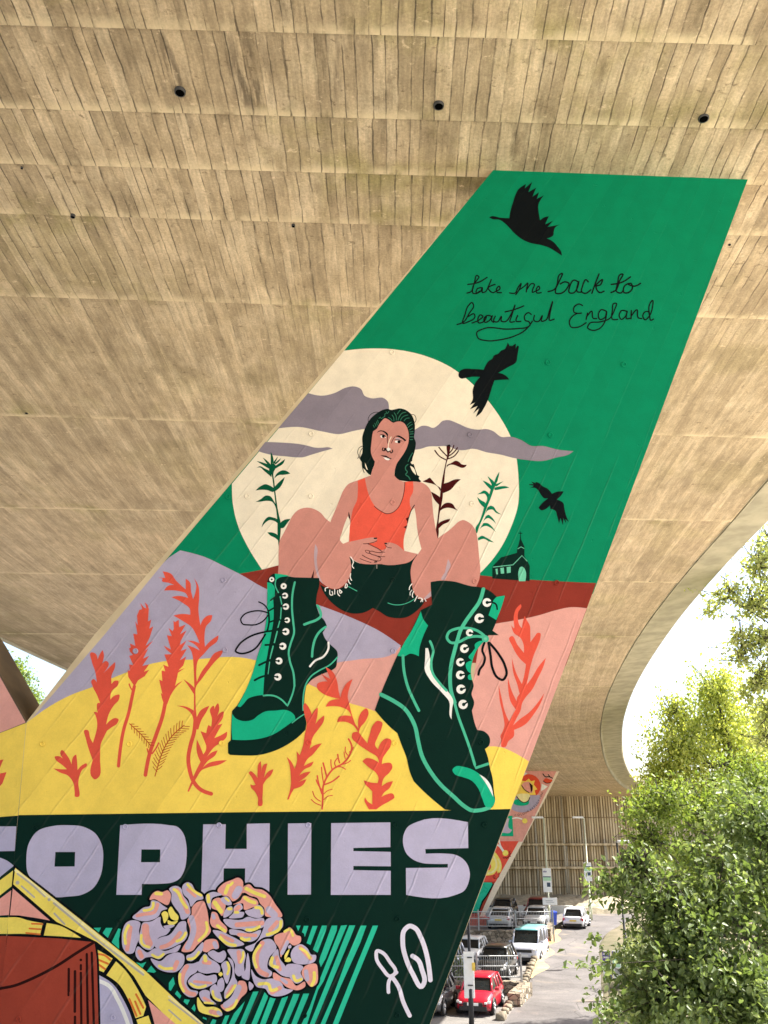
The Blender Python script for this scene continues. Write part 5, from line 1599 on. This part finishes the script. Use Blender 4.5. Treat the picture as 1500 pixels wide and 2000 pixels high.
def make_car(kind, paint_m, roof_m=None):
    """front is +x, left is +y"""
    S = dict(
        suv=dict(L=4.45, W=1.86, belt=1.02, roof=1.64, hood=1.00, nose=.78, tail=1.02, wheel=.35, wb=1.34, cab=(1.05, .42, -1.55, -2.05), clear=.24, hoodx=1.15),
        hatch=dict(L=4.0, W=1.74, belt=.93, roof=1.48, hood=.92, nose=.68, tail=.92, wheel=.31, wb=1.24, cab=(1.0, .38, -1.35, -1.85), clear=.18, hoodx=1.1),
        saloon=dict(L=4.6, W=1.82, belt=.92, roof=1.43, hood=.90, nose=.66, tail=.98, wheel=.32, wb=1.38, cab=(1.0, .25, -.95, -1.65), clear=.17, hoodx=1.1),
        van=dict(L=4.9, W=1.93, belt=1.18, roof=1.98, hood=1.18, nose=.98, tail=1.18, wheel=.34, wb=1.5, cab=(1.72, 1.02, -2.25, -2.40), clear=.22, hoodx=1.8))[kind]
    L, W, h = S['L'], S['W'], S
    root = empty('parked_car')
    hw = W / 2
    # lower body as a loft of rounded sections
    st = [(-L/2, .80, S['tail'] - .12, .42), (-L/2 + .10, .92, S['tail'] - .02, .30), (-L/2 + .45, .99, S['belt'], S['clear']), (-.6, 1.0, S['belt'], S['clear']),
          (S['hoodx'] - .25, 1.0, S['belt'], S['clear']), (S['hoodx'], .985, S['hood'] + .01, S['clear']), (L/2 - .55, .96, (S['hood'] + S['nose']) / 2 + .10, S['clear']), (L/2 - .20, .90, S['nose'] + .06, .26), (L/2 - .04, .80, S['nose'] - .06, .34), (L/2, .70, S['nose'] - .16, .42)]
    secs = []
    for x, w, zt, zb in st:
        y = hw * w
        zm = zb + (zt - zb) * .55
        secs.append([(x, -y * .90, zb), (x, -y * .985, zb + .10), (x, -y, zm), (x, -y * .95, zt - .07), (x, -y * .86, zt - .005), (x, -y * .45, zt + .02), (x, y * .45, zt + .02),
                     (x, y * .86, zt - .005), (x, y * .95, zt - .07), (x, y, zm), (x, y * .985, zb + .10), (x, y * .90, zb)])
    mb = MB(); loft(mb, secs); mb.build('body', paint_m, root)
    # glass cabin, roof skin, pillars
    xa, xb, xc, xd = S['cab']; zb, zt = S['belt'] - .03, S['roof'] - .05
    yb, yt = hw * .90, hw * .70 if kind != 'van' else hw * .82
    def ring(x, y, z): return [(x, -y, z), (x, y, z)]
    mb = MB()
    P = ring(xa, yb * .93, zb) + ring(xb, yt, zt) + ring(xc, yt, zt) + ring(xd, yb * .95, zb) + ring(-.3, yb, zb)
    mb.add(P, [(0, 1, 3, 2)]); mb.build('windscreen', M_GLASS, root)
    mb = MB(); mb.add(P, [(4, 5, 7, 6)]); mb.build('rear_window', M_GLASS, root)
    for s, idx in ((-1, (0, 2, 4, 6, 8)), (1, (1, 3, 5, 7, 9))):
        mb = MB(); mb.add([P[i] for i in idx], [(0, 1, 2, 3, 4)]); mb.build('side_window', M_GLASS, root)
    mb = MB()
    rs = [(xb + .10, yt * .93, zt - .01, .02), (xb - .08, yt * 1.02, zt + .035, .05), ((xb + xc) / 2, yt * 1.04, zt + .06, .06), (xc + .08, yt * 1.02, zt + .035, .05), (xc - .10, yt * .95, zt - .02, .02)]
    loft(mb, [[(x, -y, z - t), (x, -y * .97, z + t * .4), (x, -y * .6, z + t), (x, y * .6, z + t), (x, y * .97, z + t * .4), (x, y, z - t)] for x, y, z, t in rs])
    mb.build('roof', roof_m or paint_m, root)
    for s in (-1, 1):
        for a, b, r in (((xa + .03, s * yb * .94, zb), (xb + .02, s * yt, zt), .05), ((xd - .02, s * yb * .95, zb), (xc - .02, s * yt, zt), .075), ((-.25, s * yb, zb), (-.28, s * yt * 1.01, zt), .04), ((xc * .62, s * yb, zb), (xc * .66, s * yt * 1.01, zt), .045)):
            mb = MB(); mb.tube([a, b], r, 6); mb.build('pillar', paint_m, root)
    # wheels
    R = S['wheel']
    for sx in (S['wb'], -S['wb']):
        for s in (-1, 1):
            y0 = s * (hw - .10)
            mb = MB(); pr = [(-.11, R * .80), (-.11, R * .95), (-.07, R), (.07, R), (.11, R * .95), (.11, R * .80)]
            loft(mb, [[(sx + r * math.cos(6.2832 * k / 20), y0 + o, R + r * math.sin(6.2832 * k / 20)) for k in range(20)] for o, r in pr])
            w = mb.build('wheel', M_TYRE, root)
            mb = MB()
            for k in range(5):
                a = 6.2832 * k / 5
                mb.tube([(sx, y0 + s * .115, R), (sx + R * .62 * math.cos(a), y0 + s * .118, R + R * .62 * math.sin(a))], .035, 5)
            loft(mb, [[(sx + r * math.cos(6.2832 * k / 20), y0 + s * o, R + r * math.sin(6.2832 * k / 20)) for k in range(20)] for o, r in ((.09, R * .72), (.118, R * .72), (.118, R * .62), (.10, R * .60))])
            mb.build('rim', M_RIM, w)
            mb = MB()
            arch = [(sx + (R + .07) * math.cos(t), s * hw * .985, R + (R + .07) * math.sin(t)) for t in np.linspace(-.15, math.pi + .15, 13)]
            mb.tube(arch, .055, 6); mb.build('wheel_arch', M_TRIMB, root)
    # front and rear details
    xn = L / 2
    zg = S['nose'] - .20
    mb = MB(); mb.bevel_box(xn - .10, xn + .025, -hw * .52, hw * .52, zg - .07, zg + .10, .02); mb.build('grille', M_TRIMB, root)
    mb = MB(); mb.bevel_box(xn - .22, xn + .03, -hw * .74, hw * .74, .24, .44, .03); mb.build('front_bumper', M_TRIMB, root)
    mb = MB(); mb.bevel_box(xn - .02, xn + .045, -.26, .26, .46 if kind != 'van' else .5, .57 if kind != 'van' else .61, .008); mb.build('number_plate', M_PLATEW, root)
    for s in (-1, 1):
        mb = MB()
        hl = lambda x0, x1, y0, y1, z0, z1: mb.bevel_box(x0, x1, min(s * hw * y0, s * hw * y1), max(s * hw * y0, s * hw * y1), z0, z1, .025)
        hl(xn - .22, xn + .005, .60, .76, zg + .04, zg + .13); hl(xn - .34, xn - .08, .745, .905, zg + .06, zg + .17)
        mb.build('headlight', M_LAMP, root)
        mb = MB(); mb.bevel_box(xa - .42, xa - .22, s * hw * .98 - .02, s * (hw + .17), S['belt'] - .0, S['belt'] + .14, .03) if s > 0 else mb.bevel_box(xa - .42, xa - .22, -(hw + .17), -hw * .98 + .02, S['belt'], S['belt'] + .14, .03)
        mb.build('mirror', paint_m, root)
        mb = MB(); zt2 = S['tail'] - .22
        mb.bevel_box(-L / 2 + .0, -L / 2 + .22, min(s * hw * .62, s * hw * .93), max(s * hw * .62, s * hw * .93), zt2 - .10, zt2 + .10, .03); mb.build('tail_light', M_TAIL, root)
    mb = MB(); mb.bevel_box(-L / 2 - .02, -L / 2 + .06, -.26, .26, S['tail'] - .36, S['tail'] - .25, .008); mb.build('number_plate', M_PLATEY, root)
    mb = MB(); mb.bevel_box(-L / 2 - .01, -L / 2 + .2, -hw * .78, hw * .78, .24, .42, .03); mb.build('rear_bumper', M_TRIMB, root)
    return root

def put(car, x, y, z, face, label, cat='car', group='cars parked under the viaduct'):
    """face = heading of the bonnet in degrees, 0 = away from the photographer, 180 = towards"""
    car.location = (x, y, z)
    car.rotation_euler = (0, 0, math.radians(90 - face))
    tag(car, label, cat, group)
    return car
P_RED = car_paint('red', (.50, .012, .035, 1)); P_SIL = car_paint('silver', (.55, .56, .56, 1), .3); P_WHITE = car_paint('white', (.78, .78, .77, 1))
P_BLK = car_paint('black', (.02, .021, .022, 1)); P_GREY = car_paint('grey', (.10, .10, .105, 1), .3); P_MAR = car_paint('maroon', (.16, .012, .016, 1))
P_LAV = car_paint('pale_blue', (.58, .60, .68, 1), .2); P_TEAL = car_paint('teal', (.22, .55, .56, 1))
put(make_car('hatch', P_RED), 4.62, 47.2, 0, 196, 'bright red car facing the camera, nearest beside the path')
put(make_car('hatch', P_GREY), 2.30, 47.0, 0, 196, 'dark grey car left of the red car, half hidden by the painted pier')
put(make_car('suv', P_BLK), 6.62, 56.9, .10, 197, 'black car facing the camera behind the railing on the middle terrace')
put(make_car('hatch', P_WHITE), 5.7, 63.2, .10, 197, 'white car tucked behind the black car on the middle terrace')
put(make_car('suv', P_LAV), 3.6, 57.6, .10, 197, 'pale car left of the black car, cut off by the pier edge')
put(make_car('van', P_LAV, P_TEAL), 9.7, 64.3, .10, 198, 'white van with a teal roof parked nose out below the stone wall', 'van')
put(make_car('saloon', P_SIL), 9.25, 74.6, 1.21, 16, 'silver saloon with its yellow rear plate to the camera, left on the upper terrace')
put(make_car('suv', P_BLK), 10.2, 81.2, 1.21, 197, 'dark car facing out behind the silver saloon')
put(make_car('hatch', P_SIL), 11.9, 74.4, 1.21, 197, 'silver hatchback in front of the maroon car on the upper terrace')
put(make_car('suv', P_MAR), 13.2, 82.0, 1.21, 197, 'dark maroon car behind the silver hatchback')
put(make_car('hatch', P_WHITE), 15.6, 77.6, .95, 20, 'white hatchback parked at the top of the path with its rear to the camera')

# ---------------------------------------------------------------- lamps, signs, bin
M_POLEB = simple('pole_black', (.02, .021, .024, 1), .5)
M_POLEY = simple('pole_pale_green', (.50, .52, .36, 1), .5)
M_LUM = simple('lamp_head_white', (.78, .78, .76, 1), .4)
M_SIGNW = simple('sign_white', (.80, .81, .80, 1), .5, var=.03)
M_SIGNG = simple('sign_pale_green', (.42, .68, .46, 1), .5, var=.05)
M_SIGNP = simple('sign_purple', (.10, .06, .26, 1), .5, var=.05)
M_SIGND = simple('sign_dark_blue', (.04, .07, .12, 1), .5)
M_BLUE = simple('bin_blue', (.03, .08, .55, 1), .4)
M_YEL = simple('label_yellow', (.75, .52, .08, 1), .5)
def lamp_post(x, y, z, h, side, m, r, label):
    root = empty('street_lamp', (x, y, z)); tag(root, label, 'street lamp', 'street lamps in the car park')
    mb = MB(); mb.tube([(0, 0, 0), (0, 0, 1.4), (0, 0, 1.45), (0, 0, h)], [r * 1.7, r * 1.7, r, r * .75], 10); mb.build('pole', m, root)
    mb = MB(); mb.tube([(0, 0, h), (side * .10, 0, h + .03)], .05, 8); mb.build('bracket', M_LUM, root)
    mb = MB(); mb.bevel_box(min(side * .05, side * .95), max(side * .05, side * .95), -.16, .16, h - .02, h + .14, .04)
    mb.build('lamp_head', M_LUM, root)
    return root
lamp_post(13.0, 75.2, 1.2, 8.0, -1, M_POLEY, .085, 'pale lamp post with its head to the left, nearest the second painted pier')
lamp_post(17.2, 79.5, 1.3, 8.0, -1, M_POLEY, .08, 'pale lamp post with its head to the left, behind the white hatchback')
lamp_post(15.0, 60.0, .5, 6.9, 1, M_POLEB, .075, 'black lamp post with a white head to the right, among the shrubs')
lamp_post(3.82, 43.4, 0, 9.0, -1, M_POLEB, .07, 'black lamp post in front of the red car, its head hidden behind the painted pier')

def sign(x, y, z, w, h, label, rows, posts=1, group=None, name='parking_sign', ph=None):
    root = empty(name, (x, y, z)); tag(root, label, 'sign', group)
    root.rotation_euler = (0, 0, -.2)
    ph = ph if ph is not None else z
    mb = MB()
    for i in range(posts):
        px = 0 if posts == 1 else (-.35 + .7 * i) * w
        mb.tube([(px, .05, -ph), (px, .05, h * .9)], .035, 8)
    mb.build('post', M_GALV, root)
    mb = MB(); mb.bevel_box(-w / 2, w / 2, -.02, .02, 0, h, .012); mb.build('panel', M_SIGNW, root)
    for a, b, c, d, m in rows:
        mb = MB(); mb.box(w * (a - .5), w * (b - .5), -.027, -.0205, h * c, h * d); mb.build('sign_print', m, root)
    return root
A = [(.04, .96, .86, .97, M_SIGNW), (.06, .5, .83, .90, M_SIGNP), (.04, .96, .62, .66, M_SIGND), (.05, .95, .48, .62, M_SIGNG), (.45, .85, .22, .40, M_SIGND)]
sign(12.95, 74.95, 3.68, .66, 1.75, 'tall white and green parking board fixed on the nearest pale lamp post', A, ph=.4)
sign(13.0, 74.6, 2.78, 1.12, .52, 'wide white notice board on a post beside the blue bin', [(.2, .7, .55, .6, M_SIGND), (.25, .8, .35, .39, M_SIGND)], ph=1.3, name='notice_board')
sign(17.15, 79.2, 4.3, .62, 1.45, 'white and green parking board on the lamp post behind the white hatchback', [(.04, .96, .76, .80, M_SIGND), (.05, .95, .55, .74, M_SIGNG), (.45, .85, .3, .48, M_SIGND)], ph=.4)
sign(11.35, 49.6, .95, .42, 1.30, 'narrow purple and white parking sign, left of the pair by the shrubs', [(.02, .98, .60, .98, M_SIGNP), (.12, .8, .86, .92, M_SIGNW), (.12, .85, .74, .80, M_SIGNW), (.3, .6, .3, .42, M_SIGND), (.02, .98, .02, .16, M_SIGNP)])
sign(11.85, 49.6, 1.0, .40, 1.25, 'white and pale green parking sign, right of the pair by the shrubs', [(0, 1, .72, .76, M_SIGNP), (.05, .95, .40, .70, M_SIGNG), (.2, .9, .14, .36, M_GALV), (.0, .25, .80, .98, M_SIGNP)])
# pay machine cabinet on the near lamp post
root = empty('control_cabinet', (3.80, 43.25, 1.15)); tag(root, 'tall white cabinet with a yellow warning label strapped to the black lamp post', 'cabinet')
mb = MB(); mb.bevel_box(-.26, .20, .06, .22, -.10, 1.75, .02); mb.build('housing', M_SIGNW, root)
mb = MB(); mb.box(.10, .24, -.065, -.058, 1.0, 1.32); mb.build('warning_label', M_YEL, root)
mb = MB()
for z in (.4, 1.5): mb.bevel_box(-.10, .12, -.057, .06, z, z + .04, .005)
mb.build('strap', M_POLEB, root)
# blue bin
root = empty('wheelie_bin', (13.35, 75.6, 1.21)); tag(root, 'bright blue wheelie bin beside the lamp post on the upper terrace', 'bin')
mb = MB(); loft(mb, [[(-a, -b, z), (a, -b, z), (a, b, z), (-a, b, z)] for a, b, z in ((.20, .25, .08), (.27, .33, .95))], smooth=False); mb.build('bin_body', M_BLUE, root)
mb = MB(); loft(mb, [[(-a, -b, z), (a, -b, z), (a, b, z), (-a, b, z)] for a, b, z in ((.30, .36, .95), (.30, .36, 1.0), (.22, .30, 1.07))], smooth=False); mb.build('lid', M_BLUE, root)
for s in (-1, 1):
    mb = MB(); mb.tube([(s * .2, .28, .1), (s * .26, .28, .1)], .1, 12); mb.build('wheel', M_TYRE, root)
# ---------------------------------------------------------------- trees and shrubs
def leaf_mat(name, c0, c1, c2, trans=.45, gloss=.35):
    B = NB('leaf_' + name)
    r = B.n('ShaderNodeAttribute', attribute_name='tint').outputs['Fac']
    c = B.ramp(r, [(0, c0), (.55, c1), (1, c2)])
    B.set(B.b.inputs['Base Color'], c); B.b.inputs['Roughness'].default_value = gloss + .1
    B.b.inputs['Specular IOR Level'].default_value = .45
    t = B.n('ShaderNodeBsdfTranslucent'); B.set(t.inputs['Color'], B.mix(1.0, c, (1.0, 1.0, .45, 1), 'MULTIPLY'))
    mx = B.n('ShaderNodeMixShader'); mx.inputs[0].default_value = trans
    B.t.links.new(B.b.outputs[0], mx.inputs[1]); B.t.links.new(t.outputs[0], mx.inputs[2])
    B.t.links.new(mx.outputs[0], B.out.inputs['Surface'])
    return B.m
M_LEAF_A = leaf_mat('maple', (0.078, 0.124, 0.042, 1), (0.163, 0.234, 0.088, 1), (0.338, 0.416, 0.221, 1), .5)
M_LEAF_Y = leaf_mat('yellow_green', (0.286, 0.351, 0.065, 1), (0.468, 0.520, 0.117, 1), (0.624, 0.624, 0.182, 1), .55)
M_LEAF_B = leaf_mat('beech', (0.091, 0.156, 0.033, 1), (0.208, 0.286, 0.065, 1), (0.364, 0.429, 0.130, 1), .52)
M_LEAF_P = leaf_mat('pale_beech', (0.286, 0.338, 0.117, 1), (0.468, 0.520, 0.221, 1), (0.650, 0.650, 0.364, 1), .6)
M_LEAF_S = leaf_mat('shrub', (0.091, 0.130, 0.052, 1), (0.195, 0.247, 0.104, 1), (0.364, 0.390, 0.221, 1))
M_BARK = simple('bark', (.05, .042, .032, 1), .9, var=.3, scale=12, bump=.5)

def leaves_mesh(name, pos, nrm_, axis, size, tint, mat, parent, aspect=.62, fold=.18):
    """one folded kite per leaf: six corners, four faces"""
    n = len(pos)
    axis = axis / np.linalg.norm(axis, axis=1, keepdims=True)
    side = np.cross(nrm_, axis); side /= (np.linalg.norm(side, axis=1, keepdims=True) + 1e-9)
    up = np.cross(axis, side)
    s = size[:, None]
    V = np.empty((n, 6, 3))
    V[:, 0] = pos
    V[:, 1] = pos + axis * s * .42 + side * s * aspect * .5 + up * s * fold
    V[:, 2] = pos + axis * s
    V[:, 3] = pos + axis * s * .42 - side * s * aspect * .5 + up * s * fold
    V[:, 4] = pos + axis * s * .80 + side * s * aspect * .30 + up * s * fold * .5
    V[:, 5] = pos + axis * s * .80 - side * s * aspect * .30 + up * s * fold * .5
    F = np.array([[0, 1, 4, 2], [0, 2, 5, 3]])
    faces = (np.arange(n)[:, None, None] * 6 + F[None]).reshape(-1, 4)
    me = bpy.data.meshes.new(name)
    me.vertices.add(n * 6); me.vertices.foreach_set('co', V.astype('f').ravel())
    me.loops.add(len(faces) * 4); me.loops.foreach_set('vertex_index', faces.astype('i').ravel())
    me.polygons.add(len(faces)); me.polygons.foreach_set('loop_start', np.arange(len(faces), dtype='i') * 4)
    me.update(calc_edges=True)
    me.attributes.new('tint', 'FLOAT', 'POINT').data.foreach_set('value', np.repeat(tint, 6).astype('f'))
    return link(name, me, parent, [mat])

def tree(base, blobs, leaf, mat, label, seed, trunk_r=.16, trunk_top=None, droop=.25, name='broadleaf_tree', cat='tree', group=None, twig_len=.7, per=11, limbs=True, spread=.5):
    """blobs: (centre, radii, number of twigs); twigs grow from limbs out to each blob, leaves stand along the twigs"""
    rg = np.random.default_rng(seed)
    base = Vector(base)
    root = empty(name, base); tag(root, label, cat, group)
    wood = MB()
    cs = [Vector(b[0]) for b in blobs]
    top = Vector(trunk_top) if trunk_top is not None else sum(cs, Vector()) / len(cs)
    mids = [base + (top - base) * t + Vector(rg.normal(0, .10, 3)) * (1 if 0 < t < 1 else 0) for t in (0, .25, .5, .75, 1)]
    wood.tube([m - base for m in mids], [trunk_r, trunk_r * .85, trunk_r * .7, trunk_r * .5, trunk_r * .25], 8)
    P, N, A, S, T = [], [], [], [], []
    for (c, rad, nt) in blobs:
        c = Vector(c); rad = np.array(rad, float)
        fork = mids[1 + int(rg.integers(0, 3))]
        if limbs:
            bend = fork.lerp(c, .5) + Vector(rg.normal(0, .12, 3)) * rad.mean()
            k = min(1, rad.mean() / 1.1)
            wood.tube([fork - base, bend - base, c - base], [trunk_r * .42 * k, trunk_r * .28 * k, trunk_r * .12 * k], 6)
        d = rg.normal(size=(nt, 3)); d /= np.linalg.norm(d, axis=1, keepdims=True)
        rr = rg.random((nt, 1)) ** .45
        lump = 1 + .22 * np.sin(d[:, :1] * 5 + seed) * np.cos(d[:, 1:2] * 4 + c.x) + .16 * np.sin(d[:, 2:3] * 7 + c.z)
        tip = np.array(c) + d * rad * rr * lump
        tw = d * .8 + rg.normal(0, .5, (nt, 3)); tw[:, 2] -= droop
        tw /= np.linalg.norm(tw, axis=1, keepdims=True)
        ln = twig_len * rg.uniform(.6, 1.3, (nt, 1))
        for j in range(per):
            t = (j + rg.random((nt, 1))) / per
            p = tip - tw * ln * (1 - t) + rg.normal(0, leaf * .55, (nt, 3)); p[:, 2] -= droop * .35 * t[:, 0] ** 2 * ln[:, 0]
            a = tw * .5 + rg.normal(0, spread, (nt, 3)); a[:, 2] -= droop
            nn = rg.normal(0, .55, (nt, 3)); nn[:, 2] += 1.0
            P.append(p); A.append(a); N.append(nn); S.append(leaf * rg.uniform(.6, 1.3, nt))
            T.append(np.clip(rg.normal(.45, .22, nt) + .18 * rr[:, 0] - .1, 0, 1))
        if limbs and nt and rad.mean() > .45:
            for k in range(0, nt, max(1, nt // 26)):
                a = Vector(tip[k]); b = a - Vector(tw[k] * ln[k]) * .9
                wood.tube([c.lerp(b, .25) - base, c.lerp(b, .7) + Vector(rg.normal(0, .05, 3)) - base, b - base, a - base], [trunk_r * .10, trunk_r * .07, trunk_r * .05, .004], 4)
    wood.build('trunk', M_BARK, root, fix=False)
    P = np.concatenate(P) - np.array(base)
    leaves_mesh('crown', P, np.concatenate(N), np.concatenate(A), np.concatenate(S), np.concatenate(T), mat, root)
    return root

def at(u, v, dist):
    d = ray(u, v); return Vector((0, 0, EYE)) + d * dist

B = []
# near tree on the right: fills the lower right of the view
B = [(at(1400, 1760, 15.5), (1.35, 1.3, 1.0), 330), (at(1295, 1770, 15.2), (.8, .9, .62), 115), (at(1490, 1620, 16.5), (1.2, 1.2, .9), 240),
     (at(1250, 1700, 15.0), (.55, .6, .28), 46), (at(1190, 1735, 14.8), (.40, .4, .20), 22), (at(1330, 1930, 14.2), (1.35, 1.1, .95), 360), (at(1285, 1985, 14.0), (.55, .6, .40), 100),
     (at(1460, 1960, 14.0), (1.2, 1.1, 1.0), 380), (at(1350, 1830, 14.6), (.8, .8, .6), 160), (at(1560, 1800, 15.5), (1.3, 1.3, 1.5), 300), (at(1195, 1985, 13.6), (.34, .3, .14), 14), (at(1150, 1885, 13.2), (.20, .3, .05), 4)]
tree((7.9, 15.2, .2), B, .118, M_LEAF_A, 'large dense maple tree filling the lower right beside the path', 11, trunk_r=.17, trunk_top=at(1500, 1640, 16), twig_len=.55, per=11)
# tree behind it, lighter leaves, hanging over the abutment wall
B = [(at(1390, 1590, 26), (2.0, 2.0, 1.15), 420), (at(1290, 1570, 25), (1.05, 1.2, .62), 170), (at(1480, 1540, 27), (1.5, 2, 1.3), 280), (at(1270, 1640, 25), (.75, .8, .5), 100), (at(1350, 1680, 26), (1.5, 1.5, .8), 260), (at(1238, 1590, 24.5), (.40, .5, .22), 26)]
tree((13.2, 27.5, .5), B, .12, M_LEAF_B, 'mid green beech tree whose boughs hang in front of the abutment wall', 5, trunk_r=.2, trunk_top=at(1450, 1560, 27), twig_len=.8, per=11)
# yellow-green tree beyond
B = [(at(1400, 1420, 44), (2.6, 2.5, 2.0), 420), (at(1400, 1350, 44), (1.5, 1.6, 1.3), 190), (at(1330, 1470, 43), (2.0, 2.0, 1.7), 330), (at(1460, 1490, 44), (2.2, 2.2, 1.9), 360), (at(1300, 1530, 43), (1.5, 1.5, 1.4), 210),
     (at(1390, 1555, 43), (2.6, 2.2, 1.5), 380), (at(1510, 1430, 46), (2.0, 2.0, 2.0), 260), (at(1318, 1400, 44), (1.0, 1.0, .9), 80)]
tree((18.4, 45.5, .5), B, .17, M_LEAF_Y, 'sunlit yellow-green tree standing against the white sky', 21, trunk_r=.25, trunk_top=at(1400, 1350, 44), twig_len=1.2, per=12, droop=.55)
# airy boughs reaching in at the upper right
B = [(at(1480, 1110, 24.5), (0.68, 0.97, 0.68), 37), (at(1420, 1165, 24.5), (0.73, 0.81, 0.23), 23), (at(1390, 1185, 24.5), (0.42, 0.49, 0.16), 11), (at(1475, 1185, 24.5), (0.68, 0.81, 0.42), 32), (at(1450, 1250, 24.5), (0.55, 0.81, 0.39), 20), (at(1490, 1255, 24.5), (0.65, 0.81, 0.57), 30),
     (at(1445, 1290, 24.5), (0.45, 0.65, 0.26), 13), (at(1485, 1330, 24.5), (0.68, 0.81, 0.52), 42), (at(1530, 1200, 24.5), (0.97, 1.30, 1.94), 112), (at(1510, 1390, 24.5), (0.73, 0.81, 0.81), 56), (at(1460, 1355, 24.5), (0.45, 0.49, 0.23), 11), (at(1510, 1060, 24.5), (0.81, 0.81, 0.49), 22), (at(1500, 1450, 24.5), (0.65, 0.81, 0.32), 22)]
tree((16.5, 23.5, .4), B, .125, M_LEAF_P, 'airy beech tree whose open boughs reach in from the upper right', 33, trunk_r=.16, trunk_top=at(1650, 1120, 24.5), twig_len=.8, per=14)
# shrubs by the path
for (x, y, r, h, sd, lab) in ((13.6, 52.5, 1.5, 1.7, 1, 'grey-green shrub behind the purple parking sign'), (15.3, 57.0, 1.7, 1.9, 2, 'rounded grey-green shrub in front of the black lamp post'),
                              (17.3, 62.5, 1.6, 1.7, 3, 'pale shrub at the bend of the path near the white hatchback'), (12.6, 46.6, 1.1, .8, 4, 'low shrub at the foot of the purple parking sign'), (19.5, 69, 1.9, 1.8, 6, 'loose shrub farthest along the right side of the path')):
    tree((x, y, .3), [((x, y, .4 + h * .55), (r, r, h * .55), 150), ((x - r * .5, y - .3, .3 + h * .35), (r * .6, r * .6, h * .4), 70), ((x + r * .5, y, .4 + h * .7), (r * .55, r * .6, h * .45), 60)], .15, M_LEAF_S, lab, 40 + sd, trunk_r=.06, twig_len=.5, per=9, name='shrub', cat='shrub', group='shrubs beside the path')
tree((3.1, 53.2, .56), [((3.9, 52.6, 1.3), (.8, .5, .55), 46)], .15, M_LEAF_S, 'small leafy bush growing through the lower railing beside the cabinet', 61, trunk_r=.04, twig_len=.4, per=8, name='shrub', cat='shrub')
# far trees that close the view right of the abutment and beyond the left edge of the bridge
far = [(34, 84, 9.5, 4.2, 'B'), (43, 92, 11, 5, 'A'), (38, 68, 8.5, 4, 'A'), (28, 60, 6.0, 3.0, 'B'), (52, 80, 12, 5, 'B'), (24, 52, 4.6, 2.2, 'A')]
labs = ['leafy tree at the right end of the abutment wall', 'tall dark tree beyond the abutment wall', 'round dark tree behind the yellow-green tree', 'lower bushy tree behind the shrubs', 'broad tree farthest to the right', 'small dark tree behind the lamp post shrubs']
for i, ((x, y, h, r, k), lab) in enumerate(zip(far, labs)):
    tree((x, y, .8), [((x, y, .8 + h * .62), (r, r, h * .42), 420), ((x - r * .5, y - 1, .8 + h * .45), (r * .6, r * .6, h * .3), 150), ((x + r * .4, y - 1, .8 + h * .5), (r * .6, r * .6, h * .3), 150)], .26, M_LEAF_A if k == 'A' else M_LEAF_B, lab, 70 + i, trunk_r=.28, twig_len=1.3, per=10, group='trees beyond the path')
B = [(at(22, 1330, 62), (1.5, 2, 1.7), 420), (at(-20, 1305, 62), (1.8, 2, 1.6), 300), (at(50, 1375, 62), (1.1, 2, 1.5), 300), (at(5, 1400, 62), (2, 2, 2), 300)]
tree((at(10, 1400, 62).x, at(10, 1400, 62).y, 0), B, .2, M_LEAF_B, 'green tree seen through the notch of the painted pier', 90, trunk_r=.3, trunk_top=at(10, 1330, 62), twig_len=1.0, per=10)
